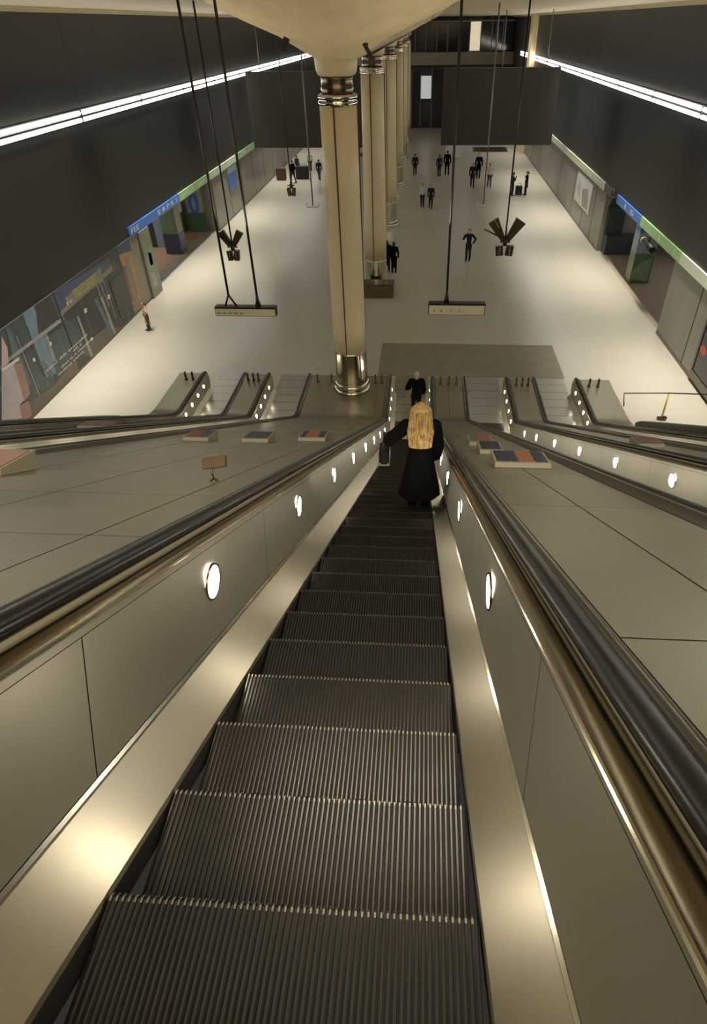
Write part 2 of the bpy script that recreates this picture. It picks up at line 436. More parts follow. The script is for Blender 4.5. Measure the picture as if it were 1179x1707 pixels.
def sweep(mb, prof, t0, t1, k, closed=False, smooth=False, mirror=False):
    sg = -1 if mirror else 1
    mb.rings([[pt(st, h, sg*u) for u, h in prof] for st in span(t0, t1)], k, closed, closed, smooth)

# ------------------------------------------------------------------ one escalator and its four copies
NR = 58
def step_mesh():
    mb = MB(); x0, x1 = -0.492, 0.492; p = (x1-x0)/NR
    prof = []
    for i in range(NR):
        a = x0+i*p
        prof += [(a, 1), (a+p*0.34, 1), (a+p*0.40, 0), (a+p*0.94, 0)]
    prof.append((x1, 1))
    dep = 0.010
    st = [(-0.379, 0, 0, 1), (-0.022, 0, 0, 1), (-0.010, 0, 0, 1), (0.0, -0.012, 0.9, 0.4), (0.0, -0.05, 1, 0), (-0.03, -0.21, 1, -.1)]
    ids = [[mb.vert((x, y+(t-1)*dep*ny, z+(t-1)*dep*nz)) for x, t in prof] for y, z, ny, nz in st]
    for j_, (a, b) in enumerate(zip(ids, ids[1:])):
        for i in range(len(prof)-1):
            k = ('tip' if j_ in (1, 2) else 'ridge') if i % 4 == 0 else 'groove'
            mb.face([a[i], a[i+1], b[i+1], b[i]], k)
    mb.poly([(x0, -0.379, -0.03), (x1, -0.379, -0.03), (x1, -0.03, -0.21), (x0, -0.03, -0.21)], 'groove')
    return mb
def nosing(y):
    t = t_of_y(y); return at_t(t)[1]
PITCH = 0.44; S0 = 1.437
YS = [incl(S0)[0]+PITCH*cos(A30)*k for k in range(-5, 42)]
esc = empty('escalator', (-0.305, 0, 0), 'brushed steel escalator in the foreground carrying the blonde person in the black coat', 'escalator', 'escalators in the bank')
first = None
for y in YS:
    if y > 17.0: continue
    if first is None:
        first = step_mesh().build('step', esc); o = first
    else:
        o = bpy.data.objects.new('step', first.data); COL.objects.link(o); o.parent = esc
    o.location = (0, y, nosing(y))
mb = MB()
mb.bx(-0.5, 0.5, 17.0, 17.35, -0.04, 0.012, 'ridge')
for i in range(40): mb.bx(-0.49+i*0.0248, -0.478+i*0.0248, 16.9, 17.06, -0.01, 0.014, 'ridge')
mb.build('comb_plate', esc)
mb = MB(); mb.bx(-0.62, 0.62, 17.35, 20.6, -0.05, 0.016, 'landing')
for i in range(5): mb.bx(-0.6, 0.6, 17.9+i*0.55, 17.93+i*0.55, 0.016, 0.019, 'dark_mould')
mb.build('landing_plate', esc)
SK = [(0.500, -0.02), (0.503, 0.0), (0.630, 0.158)]
PN0, PN1 = (0.634, 0.165), (0.667, 0.625)
pj = [1.64+2.07*i for i in range(-3, 9)]
for mir in (False, True):
    sg = -1 if mir else 1
    mb = MB(); sweep(mb, SK, T0, T1, 'skirt', mirror=mir)
    sweep(mb, [(0.500, -0.02), (0.508, -0.12)], T0, T1, 'groove', mirror=mir)
    sk = mb.build('skirt_panel', esc)
    mb = MB(); sweep(mb, [(0.630, 0.158), (0.628, 0.172), (0.637, 0.182)], T0, T1, 'trim', mirror=mir)
    sweep(mb, [(0.637, 0.182), (0.642, 0.180), (0.642, 0.19)], T0, T1, 'joint', mirror=mir)
    mb.build('skirt_trim', esc)
    mb = MB()
    cuts = [T0]+[s+T_OFF for s in pj if s > -1]+[T1]
    for a, b in zip(cuts, cuts[1:]):
        sweep(mb, [(0.637, 0.187), PN1], a+0.003, b-0.003, 'panel', mirror=mir)
    sweep(mb, [(0.648, 0.187), (0.676, 0.625)], T0, T1, 'joint', mirror=mir)
    mb.build('inner_panel', esc)
    mb = MB()
    sweep(mb, [(0.667, 0.628), (0.668, 0.660)], T0, T1, 'panel', mirror=mir)
    sweep(mb, [(0.668, 0.660), (0.657, 0.662), (0.654, 0.668), (0.657, 0.674), (0.664, 0.677)], T0, T1, 'trim', mirror=mir)
    mb.build('edge_trim', esc)
    mb = MB()
    sweep(mb, [(0.662, 0.676), (0.672, 0.690), (0.692, 0.700), (0.712, 0.698), (0.730, 0.686), (0.742, 0.670)], T0, T1+0.05, 'bronze', smooth=True, mirror=mir)
    mb.build('bronze_moulding', esc)
    mb = MB()
    sweep(mb, [(0.742, 0.668), (0.732, 0.706), (0.738, 0.710)], T0, T1+0.05, 'lip', mirror=mir)
    mb.build('guide_lip', esc)
    # handrail: swept rubber cap that turns down round the newel end
    prof = [(0.738, 0.712), (0.722, 0.716), (0.712, 0.730), (0.706, 0.752), (0.714, 0.772), (0.732, 0.782), (0.756, 0.782), (0.774, 0.770), (0.778, 0.745), (0.770, 0.72)]
    rr = [[pt(st, h, sg*u) for u, h in prof] for st in span(T0, T1)]
    for i in range(1, 10):
        th = pi*i/9
        ring = []
        for u, h in prof:
            rad = (h-0.712)+0.22
            ring.append(Vector((sg*u, Y_END+rad*sin(th), 0.712-0.22+rad*cos(th))))
        rr.append(ring)
    mb = MB(); mb.rings(rr, 'rubber', True, True, True); mb.build('handrail', esc)
    mb = MB()
    sweep(mb, [(0.776, 0.74), (0.790, 0.768), (0.806, 0.764), (0.826, 0.748), (0.846, 0.726), (0.855, 0.714)], T0, T1, 'dark_mould', smooth=True, mirror=mir)
    mb.build('outer_moulding', esc)
    # newel end: rounded plate closing the balustrade
    mb = MB()
    out = [(0.0, 0.0), (0.0, 0.70)]
    ringA = [Vector((sg*0.64, Y_END, 0.0)), Vector((sg*0.64, Y_END+0.02, 0.0))]
    pr = [(Y_END-0.02, 0.0), (Y_END+0.10, 0.0), (Y_END+0.20, 0.18), (Y_END+0.22, 0.40), (Y_END+0.17, 0.58), (Y_END+0.06, 0.69), (Y_END-0.02, 0.70)]
    mb.rings([[Vector((sg*uu, y, z)) for y, z in pr] for uu in (0.665, 0.77)], 'panel', True, True, False)
    mb.build('newel_end', esc)
    # round uplights set in the inner panel
    hh = 0.462; uu = 0.637+(0.667-0.637)*(hh-0.187)/(0.625-0.187)
    nrm = Vector((-1, 0, 0.068)).normalized()
    for i, t in enumerate([2.72+2.05*q+T_OFF for q in range(0, 8)]+[t_of_y(y) for y in (16.75, 17.4, 18.05, 18.7)]):
        st = at_t(t)
        c = pt(st, hh, sg*(uu-0.004))
        fw = Vector((0, cos(st[2]), -sin(st[2]))); up = Vector((0, sin(st[2]), cos(st[2])))
        L = MB(); rad = 0.078 if i < 8 else 0.06
        def disc(r0, r1, d0, d1, k):
            n = 24
            a = [L.vert(c+(fw*cos(2*pi*q/n)+up*sin(2*pi*q/n))*r0+Vector((-sg*d0, 0, 0))) for q in range(n)]
            b = [L.vert(c+(fw*cos(2*pi*q/n)+up*sin(2*pi*q/n))*r1+Vector((-sg*d1, 0, 0))) for q in range(n)]
            for q in range(n): L.face([a[q], a[(q+1) % n], b[(q+1) % n], b[q]], k, True)
            return b
        disc(rad+0.014, rad+0.010, -0.004, 0.008, 'chrome_dark')
        disc(rad+0.010, rad, 0.008, 0.005, 'chrome_dark')
        lamp = L.build('panel_light', esc)
        L = MB()
        b = disc(rad, rad*0.98, 0.005, 0.004, 'lens')
        L.face(b, 'lens')
        tag(L.build('lens', lamp), 'glowing lens')
# understructure of the steps
UCS = {'L1': -7.10, 'L2': -4.72, 'R4': 2.33, 'R5': 4.78}
EL = {'L1': 'leftmost escalator, against the outer dark parapet on the left', 'L2': 'escalator just left of the wide deck that carries the column',
      'R4': "empty escalator just right of the blonde person's one", 'R5': 'rightmost escalator, beside the barrier rail with the yellow post'}
def clone_escalator(k):
    r = esc.copy(); COL.objects.link(r); r.location = (UCS[k], 0, 0); r['label'] = EL[k]
    for ch in list(esc.children):
        if ch.name.startswith('step') and ch.location.y < -0.5: continue
        c = ch.copy(); COL.objects.link(c); c.parent = r
        for g in list(ch.children):
            d = g.copy(); COL.objects.link(d); d.parent = c
        if ch.name.startswith('panel_light') and k in ('R4', 'R5'):
            c.location = Vector((0, 0.32*cos(A30), -0.32*sin(A30))) if ch.data.vertices[0].co.y < 14.0 else Vector((0, 0, 0))
    return r
for k in UCS: clone_escalator(k)

# ------------------------------------------------------------------ decks between the escalators
HD = 0.713
def deck(name, label, u0, u1, seams, cs, cs_off=0.0, t0=T0, t1=T1, u0i=None):
    root = empty(name, (0, Y_END, 0), label, 'escalator deck', 'decks between the escalators')
    root.location = (0, 0, 0)
    mb = MB()
    sweep(mb, [(u0+0.004, HD-0.006), (u1-0.004, HD-0.006), (u1-0.004, 0.2), (u0+0.004, 0.2)], t0, t1-0.01, 'deck_base', closed=True)
    mb.build('deck_core', root)
    us = [u0]+seams+[u1]
    ts = [t0]+[s+T_OFF for s in cs]+[CUM[8], t1]
    ts = sorted(set(ts))
    for i, (a, b) in enumerate(zip(us, us[1:])):
        mb = MB()
        for ta, tb in zip(ts, ts[1:]):
            sweep(mb, [(a+0.005, HD-0.005), (a+0.005, HD), (b-0.005, HD), (b-0.005, HD-0.005)], ta+0.004, tb-0.004, 'deck')
        mb.build('deck_panel', root)
    mb = MB(); mb.bx(u0, u1, Y_END-0.01, Y_END+0.03, 0.0, HD+0.004, 'dark_mould')
    mb.build('end_panel', root)
    return root
CSD = [-0.5+2.08*i for i in range(9)]
deck('escalator_deck', 'narrow metal deck right of the blonde person, with three coloured plates on it', 0.552, 1.473, [0.99], [s for s in CSD])
deck('escalator_deck', 'wide metal deck left of the blonde person, carrying the tall column', -3.863, -1.162, [-3.15, -2.30, -1.45], [0.3+1.12*i for i in range(15)])
deck('escalator_deck', 'metal deck between the two right-hand escalators, with one red plate', 3.187, 3.923, [], CSD)
deck('escalator_deck', 'metal deck between the two left-hand escalators', -6.243, -5.577, [], CSD)
deck('escalator_deck', 'outermost right deck of the escalator bank, by the barrier rail', 5.637, 6.65, [], CSD)
deck('escalator_deck', 'outermost left deck end, wide and tan beside the bright floor', -8.75, -7.957, [], [], t0=t_of_y(14.6))
# low dark parapets closing the bank on both sides
def parapet(label, u0, u1, h1, s1, hb):
    mb = MB(); prof = [(u0, hb), (u0, h1-0.02), (u0+0.02, h1), (u1-0.02, h1), (u1, h1-0.02), (u1, hb)]
    t1 = s1+T_OFF
    rs = [[pt(st, h, u) for u, h in prof] for st in span(T0, t1)]
    st = at_t(t1+0.22); rs.append([pt(st, max(min(h, h1-0.03), hb), u) for u, h in prof])
    st = at_t(t1+0.40); rs.append([pt(st, max(min(h, h1-0.08), hb+0.001*h), u) for u, h in prof])
    mb.rings(rs, 'parapet', True, True, False)
    return tag(mb.build('parapet'), label, 'parapet', 'parapets beside the escalators')
parapet('low dark olive parapet closing the left side of the escalator bank', -8.32, -7.96, 0.79, 15.6, 0.2)
parapet('low dark olive parapet on the right, ending short of the barrier rail', 6.34, 6.66, 0.88, 17.6, 0.716)

# small upright studs across the deck ends
def stud(u, y, label):
    mb = MB(); mb.box((0, 0, 0.15), (0.05, 0.10, 0.30), 'chrome_dark'); mb.box((0, 0, 0.01), (0.10, 0.16, 0.02), 'chrome_dark')
    o = mb.build('deck_stud', None, 0.008); o.location = (u, y, HD); return tag(o, label, 'stud', 'anti-slide studs on the deck ends')
for us, nm in (((-8.35, -8.1), 'outermost left deck'), ((-6.1, -5.9, -5.72), 'deck between the two left escalators'), ((-3.6, -3.1, -1.55, -1.33), 'wide deck by the column'),
               ((0.72, 1.02, 1.28), 'deck just right of the blonde person'), ((3.35, 3.56, 3.76), 'deck between the two right escalators'), ((5.85, 6.15), 'outermost right deck')):
    for i, u in enumerate(us):
        o = stud(u, 18.75, 'dark stud on the %s, %s' % (nm, ('first', 'second', 'third', 'fourth')[i]+' from the left'))

# coloured plates lying on the decks
def deck_plate(u0, u1, s, cols, label, h=0.13, ln=0.42):
    st = at_t(s+T_OFF); o3 = pt(st, HD+0.003, 0)
    fw = Vector((0, cos(st[2]), -sin(st[2]))); up = Vector((0, sin(st[2]), cos(st[2])))
    root = empty('deck_plate', o3+Vector(((u0+u1)/2, 0, 0)), label, 'plate', 'coloured plates on the decks')
    hw = (u1-u0)/2
    def P(u, a, b): return Vector((u, 0, 0))+fw*a+up*b
    mb = MB()
    mb.rings([[P(u, 0, 0), P(u, 0, 0.05), P(u, ln, h), P(u, ln, 0)] for u in (-hw, hw)], 'plate_side', True, True, False)
    mb.build('plate_body', root)
    tot = sum(c[1] for c in cols); x = -hw+0.02; wd = 2*hw-0.04
    for c, f in cols:
        x2 = x+wd*f/tot; mb = MB()
        sl = (h-0.05)/ln
        mb.rings([[P(u, a, 0.051+sl*a+e) for a, e in ((0.03, 0), (0.03, 0.006), (ln-0.03, 0.006), (ln-0.03, 0))] for u in (x+0.004, x2-0.004)], c, True, True, False)
        mb.build('plate_face', root); x = x2
    return root
deck_plate(0.74, 1.27, 5.75, [('navy', 1.7), ('orange', 1.3), ('navy', 1.0)], 'large navy, orange and navy plate, nearest on the deck right of the blonde person')
deck_plate(0.74, 1.02, 7.2, [('navy', 1)], 'small navy plate behind the large tricolour plate')
deck_plate(0.72, 1.06, 8.5, [('grey', 0.5), ('orange', 1)], 'small orange plate farthest along the deck right of the blonde person')
deck_plate(-1.76, -1.36, 8.7, [('navy', 0.6), ('orange', 1.5), ('navy', 0.7)], 'plate with an orange middle on the wide deck below the column')
deck_plate(-2.45, -2.08, 8.2, [('navy', 1)], 'navy plate in the middle of the row on the wide left deck')
deck_plate(-3.28, -2.92, 8.2, [('redbrown', 1.4), ('navy', 0.8)], 'red-brown and navy plate, leftmost of the row on the wide deck')
deck_plate(-3.80, -3.12, 4.30, [('pink', 1)], 'dusty pink plate at the left edge of the picture', 0.16, 0.42)
deck_plate(3.25, 3.62, 9.0, [('redbrown', 1)], 'dull red plate on the deck between the two right escalators')
deck_plate(-6.2, -5.7, 10.6, [('redbrown', 1)], 'dull red plate on the deck between the two left escalators')
# little plaque on a stem
st = at_t(4.32+T_OFF)
root = empty('deck_plaque', pt(st, HD+0.002, -1.50), 'small dark plaque on a thin stem standing on the wide left deck', 'plaque')
mb = MB(); mb.tube([(0, 0, 0), (0.0, 0.0, 0.16)], 0.010, 'chrome', 8); mb.tube([(0, 0, 0), (0, 0, 0.008)], 0.03, 'chrome', 12); mb.build('stem', root)
mb = MB(); mb.box((0.04, -0.01, 0.18), (0.18, 0.085, 0.03), 'chrome_dark', Matrix.Rotation(radians(-10), 3, 'Y') @ Matrix.Rotation(radians(42), 3, 'X')); mb.build('plaque_face', root, 0.004)

# ------------------------------------------------------------------ columns
def column(y, zb, label, plinth=False):
    root = empty('column', (CX-0.04, y, zb), label, 'column', 'row of columns down the hall')
    z = lambda v: v-zb
    R = 0.50
    mb = MB(); mb.lathe([(R*1.06, z(zb+1.45)), (R*1.05, z(3.0)), (R, z(7)), (R*0.985, z(9.20))], (0, 0, 0), 'column', 40)
    mb.build('shaft', root)
    mb = MB()
    for a in (-pi/2-0.12, pi/2+0.2, 0.1, pi-0.4):
        R_ = Matrix.Rotation(a, 3, 'Z')
        zz0, zz1 = z(zb+1.45), z(9.2)
        mb.box(R_ @ Vector((R*1.02, 0, (zz0+zz1)/2)), (0.05, 0.035, zz1-zz0), 'seam', R_)
    mb.build('seam_strip', root)
    mb = MB(); mb.lathe([(R*1.12, 0.18), (R*1.09, 0.32), (R*1.07, 1.40), (R*1.09, 1.46)], (0, 0, 0), 'chrome', 40); mb.build('base_sleeve', root)
    mb = MB()
    mb.lathe([(R*1.30, 0.0), (R*1.32, 0.04), (R*1.26, 0.09), (R*1.16, 0.12)], (0, 0, 0), 'chrome', 40)
    mb.lathe([(R*1.16, 0.12), (R*1.22, 0.20), (R*1.20, 0.25), (R*1.10, 0.30)], (0, 0, 0), 'chrome', 40); mb.build('base_ring', root)
    mb = MB()
    mb.lathe([(R*1.00, z(9.12)), (R*1.04, z(9.15)), (R*1.05, z(9.22)), (R*0.99, z(9.26)), (R*1.05, z(9.30)), (R*1.04, z(9.37)), (R*0.93, z(9.40))], (0, 0, 0), 'chrome', 40)
    mb.build('collar_ring', root)
    mb = MB()
    mb.lathe([(R*0.84, z(9.38)), (R*0.82, z(9.44)), (R*0.87, z(9.5)), (R*0.82, z(9.56)), (R*0.83, z(9.72)), (R*0.86, z(9.78))], (0, 0, 0), 'chrome_dark', 40)
    mb.build('neck', root)
    mb = MB()
    mb.lathe([(R*0.80, z(9.77)), (R*0.98, z(9.81)), (R*1.06, z(9.90)), (R*1.08, z(10.02)), (R*1.10, z(10.15)), (R*1.15, z(10.20))], (0, 0, 0), 'column', 40)
    mb.build('capital', root)
    return root
column(CY[0], HD+0.002, 'tall cream column nearest, standing on the wide escalator deck')
column(CY[1], 0.0, 'second cream column, rising behind the dark block on the hall floor')
for y, w_ in zip(CY[2:], ('third', 'fourth', 'fifth', 'sixth')):
    column(y, 0.0, '%s cream column from the escalators, in the receding row' % w_)
mb = MB(); mb.bx(-3.15, -1.40, 28.75, 29.55, 0, 0.62, 'chrome_dark'); mb.bx(-3.15, -1.40, 28.75, 29.55, 0.62, 0.66, 'chrome_dark')
tag(mb.build('floor_block', None, 0.02), 'low dark brown block on the floor at the foot of the second column', 'block')
# fittings on the vault nose
def fitting(px, py, label, rot, dims):
    p = on_y(px, py, 17.6)
    r = math.hypot(p.x-CX, p.y-CY[0])
    for (ra, za), (rb, zb) in zip(VP, VP[1:]):
        if ra <= r <= rb: p.z = za+(zb-za)*(r-ra)/(rb-ra)
    root = empty('wall_speaker', p+Vector((0, -0.03, -0.10)), label, 'speaker')
    mb = MB(); mb.box((0, 0, 0), dims, 'black', Matrix.Rotation(rot, 3, 'Y')); mb.build('speaker_box', root, 0.01)
    mb = MB(); mb.tube([(0, 0, 0), (0.02, 0.06, 0.14)], 0.02, 'black', 8); mb.build('bracket', root)
    return root
fitting(475, 52, 'small dark box speaker on the left flank of the vault', radians(18), (0.14, 0.12, 0.34))
fitting(611, 45, 'slim dark box speaker on the right flank of the vault', radians(-32), (0.09, 0.10, 0.42))
mb = MB(); mb.tube([(CX+0.72, CY[0]+0.4, 10.17), (CX+0.75, 34, 10.19), (CX+0.8, 60, 10.2)], 0.035, 'black', 8)
tag(mb.build('cable_conduit'), 'dark conduit running along the underside of the vault beam', 'conduit')

# ------------------------------------------------------------------ light strips on both walls
def strip(X, sg, y0, y1, label):
    root = empty('strip_light', (X, y0, 8.1), label, 'strip light', 'fluorescent light strips along the walls')
    mb = MB(); a, b = sorted((0, sg*0.05)); mb.bx(a, b, 0, y1-y0, -0.22, 0.22, 'black')
    mb.bx(min(0, sg*0.10), max(0, sg*0.13), 0, y1-y0, -0.03, 0.03, 'black'); mb.build('housing', root)
    n = int((y1-y0)/6.0); L = (y1-y0)/n
    for i in range(n):
        for dz in (-0.12, 0.12):
            t = MB(); t.tube([(sg*0.085, i*L+0.05, dz), (sg*0.085, (i+1)*L-0.05, dz)], 0.065, 'tube', 8); t.build('tube_lamp', root)
        c = MB(); c.box((sg*0.08, i*L, 0), (0.14, 0.09, 0.42), 'black'); c.build('clip', root)
    return root
strip(XL, 1, 14.0, 86.0, 'glowing double strip of tubes along the dark left wall')
strip(XR, -1, 14.0, 80.0, 'glowing double strip of tubes along the dark right wall')

# ------------------------------------------------------------------ lettering
def text_polys(body):
    cu = bpy.data.curves.new('lettering', 'FONT'); cu.body = body; cu.size = 1.0; cu.resolution_u = 2
    o = bpy.data.objects.new('lettering', cu); COL.objects.link(o)
    bpy.context.view_layer.update()
    me = bpy.data.meshes.new_from_object(o.evaluated_get(bpy.context.evaluated_depsgraph_get()))
    vs_ = [v.co.copy() for v in me.vertices]; fs = [list(p.vertices) for p in me.polygons]
    bpy.data.objects.remove(o); bpy.data.curves.remove(cu); bpy.data.meshes.remove(me)
    return vs_, fs
def add_text(mb, body, origin, right, up, width, height, k):
    vs_, fs = text_polys(body)
    if not vs_: return
    x0 = min(v.x for v in vs_); x1 = max(v.x for v in vs_); y0 = min(v.y for v in vs_); y1 = max(v.y for v in vs_)
    R, U, O = Vector(right), Vector(up), Vector(origin)
    ids = [mb.vert(O+R*((v.x-x0)/(x1-x0)*width)+U*((v.y-y0)/(y1-y0)*height)) for v in vs_]
    for f in fs: mb.face([ids[i] for i in f], k)

# ------------------------------------------------------------------ sign bands
def band(side, y0, y1, k, texts, label):
    X = XL if side < 0 else XR; sg = 1 if side < 0 else -1
    root = empty('sign_band', (X, y0, ZB0), label, 'sign band', 'coloured sign band above the shopfronts')
    mb = MB(); a, b = sorted((0, sg*0.07)); mb.bx(a, b, 0.01, y1-y0-0.01, 0, ZB1-ZB0, k); mb.build('sign_panel', root)
    if texts:
        mb = MB()
        for body, ya, wd in texts:
            if side < 0: add_text(mb, body, (sg*0.073, ya, 0.10), (0, 1, 0), (0, 0, 1), wd, 0.21, 'letter')
            else: add_text(mb, body, (sg*0.073, ya+wd, 0.10), (0, -1, 0), (0, 0, 1), wd, 0.21, 'letter')
        mb.build('lettering', root)
    return root
band(-1, 27.6, 34.4, 'blue_band', [('FEE', 0.2, 0.9), ('E 8 P R S', 3.6, 2.9)], 'blue sign band over the opening in the left wall')
band(-1, 34.4, 40.2, 'green_band', [('EMU_E', 0.5, 2.0), ('INN P', 3.4, 1.9)], 'green sign band next to the blue one on the left wall')
band(-1, 40.2, 44.2, 'green_pale', [('S E', 0.8, 1.6)], 'pale green sign band farther along the left wall')
band(-1, 44.2, 47.0, 'white_band', [('P I T', 0.4, 1.8)], 'white-green sign band on the left wall beyond the pale green one')
band(-1, 47.0, 56.0, 'green_band', [('P E I L', 1.5, 5.0)], 'farthest green sign band on the left wall')
band(1, 11.0, 24.5, 'white_band', [], 'plain white-green sign band at the right edge of the picture')
band(1, 24.5, 30.0, 'green_band', [('S', 0.6, 0.25), ('1', 2.6, 0.12)], 'bright green sign band over the right opening')
band(1, 30.0, 34.4, 'blue_band', [('1 S', 1.2, 1.6)], 'blue sign band over the right opening')
band(1, 35.6, 37.2, 'teal', [], 'short dark teal sign band at the far end of the right opening')
band(1, 37.2, 47.5, 'green_pale', [('W S E M I', 1.0, 5.5)], 'pale green sign band beyond the opening on the right wall')
band(1, 47.5, 58.0, 'white_band', [('E B S', 0.8, 3.0), ('T P S', 6.0, 3.0)], 'farthest white-green sign band on the right wall')

# ------------------------------------------------------------------ hanging boards
def board(x0, x1, y, z0, z1, label):
    root = empty('hanging_board', ((x0+x1)/2, y, z0), label, 'hanging board', 'big dark boards hung across the aisles')
    w = (x1-x0)/2
    mb = MB(); mb.bx(-w, w, 0, 0.12, 0, z1-z0, 'board'); mb.build('panel', root, 0.01)
    mb = MB(); mb.bx(-w, w, 0.12, 0.20, z1-z0-0.10, z1-z0+0.02, 'grey'); mb.build('top_rail', root)
    for s in (-0.75, 0, 0.75):
        mb = MB(); mb.tube([(w*s, 0.06, z1-z0), (w*s, 0.06, ZC-z0)], 0.03, 'grey', 8); mb.build('hanger_rod', root)
    return root
yb = 45.0
p = on_y(735, 240, yb); q = on_y(925, 115, yb); p2 = on_y(740, 112, yb)
board(p.x, q.x+0.4, yb, p.z-0.08, q.z+0.08, 'big dark board hanging over the right-hand aisle')
p = on_y(424, 246, yb); q = on_y(417, 120, yb)
board(p.x, -3.75, yb, p.z-0.02, q.z, 'big dark board hanging over the left aisle behind the near column')

# ------------------------------------------------------------------ hanging direction signs
def hang_sign(x0, x1, y, z0, z1, rods, label, marks, fork):
    root = empty('hanging_sign', ((x0+x1)/2, y, z0), label, 'hanging sign', 'slim signs hung on rods over the escalators')
    w = (x1-x0)/2; h = z1-z0
    mb = MB(); mb.bx(-w, w, 0.0, 0.22, 0, h, 'black'); mb.build('sign_case', root, 0.01)
    mb = MB(); mb.bx(-w+0.02, w-0.02, -0.012, 0.0, 0.02, h-0.05, 'sign_face'); mb.build('sign_face', root)
    mb = MB()
    for body, xa, wd, hh in marks: add_text(mb, body, (-w+xa, -0.015, 0.07), (1, 0, 0), (0, 0, 1), wd, hh, 'letter_dark')
    mb.build('lettering', root)
    for x, fk in rods:
        mb = MB()
        mb.tube([(x, 0.11, h+0.3), (x, 0.11, ZC-z0)], 0.032, 'black', 10)
        if fk:
            mb.tube([(x, 0.11, h+0.32), (x-0.13, 0.11, h)], 0.026, 'black', 8); mb.tube([(x, 0.11, h+0.32), (x+0.18, 0.11, h)], 0.03, 'black', 8)
        else:
            mb.tube([(x, 0.11, h+0.32), (x, 0.11, h+0.16), (x, 0.11, h)], [0.032, 0.05, 0.085], 'black', 10)
        mb.build('rod', root)
    return root
p = on_y(360, 527, 16); q = on_y(459, 513, 16)
cxL = (p.x+q.x)/2
r1 = on_y(380, 500, 16).x-cxL; r2 = on_y(428, 505, 16).x-cxL
hang_sign(p.x, q.x, 16, p.z, q.z, [(r1, True), (r2, False)], 'slim cream sign on two rods over the left escalators', [('= = = = =', 0.06, 0.75, 0.05), ('- - - - -', 0.08, 0.7, 0.02)], True)
p = on_y(714, 525, 16); q = on_y(810, 507, 16)
cxR = (p.x+q.x)/2
hang_sign(p.x, q.x, 16, p.z, q.z, [(on_y(745, 500, 16).x-cxR, False)], 'slim cream sign on one rod, right of the near column', [('+  X - Y - S - ,', 0.12, 0.95, 0.10)], False)

# loudspeaker clusters on drop poles
def cluster(px, py, zb, wv, label, arms=False, up=True, gm='black'):
    c = on_z(px, py, zb)
    root = empty('speaker_cluster', c, label, 'speaker cluster', 'speaker clusters on drop poles')
    mb = MB(); mb.tube([(0, 0, 0.45), (0, 0, ZC-zb)], 0.028, gm, 10); mb.build('pole', root)
    mb = MB(); mb.tube([(0, 0, 0.30), (0, 0, 0.50)], 0.07, 'black', 12); mb.box((0, 0, 0.42), (0.34, 0.06, 0.05), 'grey'); mb.build('clamp', root)
    for s in (-1, 1):
        mb = MB(); mb.box((s*wv*0.14, 0, 0.14), (wv*0.20, 0.20, 0.34), 'chrome_dark', Matrix.Rotation(radians(6*s), 3, 'Y'))
        mb.box((s*wv*0.14, -0.105, 0.14), (wv*0.05, 0.01, 0.30), 'grey'); mb.build('lower_speaker', root, 0.012)
    if up:
        for s in (-1, 1):
            Rm = Matrix.Rotation(radians(32*s), 3, 'Y')
            mb = MB(); a = Vector((s*0.06, 0, 0.48)); dirv = Rm @ Vector((0, 0, 1)); sx = Rm @ Vector((1, 0, 0))
            for yy, k in ((0, 'chrome_dark'),):
                pts = []
                for t_, wd in ((0.0, 0.16), (wv*0.62, wv*0.30)):
                    pts.append((a+dirv*t_, wd))
                ring = []
                for cpt, wd in pts:
                    ring.append([cpt+sx*(-wd/2)+Vector((0, -0.07, 0)), cpt+sx*(wd/2)+Vector((0, -0.07, 0)), cpt+sx*(wd/2)+Vector((0, 0.07, 0)), cpt+sx*(-wd/2)+Vector((0, 0.07, 0))])
                mb.rings(ring, k, True, True, False)
            mb.build('horn_panel', root)
    if arms:
        mb = MB(); mb.tube([(-0.05, 0, 0.6), (-0.42, -0.1, 1.15)], 0.02, 'grey', 8); mb.tube([(-0.1, 0, 0.55), (-0.75, 0, 0.85)], 0.03, 'chrome_dark', 8); mb.build('arm', root)
    return root
cluster(391, 432, 4.25, 0.85, 'small V-shaped speaker cluster on a drop pole above the left aisle')
cluster(840, 424, 4.25, 1.25, 'wide speaker cluster with side arms on a drop pole over the right aisle', arms=True)
cluster(487, 325, 4.3, 0.8, 'small twin-box speaker on a far pole left of the near column', up=False)
def hook_pole(px, py, zb, label):
    c = on_z(px, py, zb)
    root = empty('drop_pole', c, label, 'drop pole', 'pale drop poles with hooked ends')
    mb = MB(); mb.tube([(0, 0, 0.05), (0, 0, ZC-zb)], 0.03, 'grey', 8); mb.build('pole', root)
    mb = MB(); mb.tube([(-0.28, 0, 0.18), (-0.26, 0, 0.0), (0.22, 0, 0.0), (0.30, 0, 0.2)], 0.03, 'lip', 8); mb.build('hook', root)
hook_pole(806, 343, 4.3, 'pale hooked drop pole over the right aisle, beyond the wide speaker cluster')
hook_pole(522, 345, 4.3, 'pale drop pole with a hooked end just left of the near column')

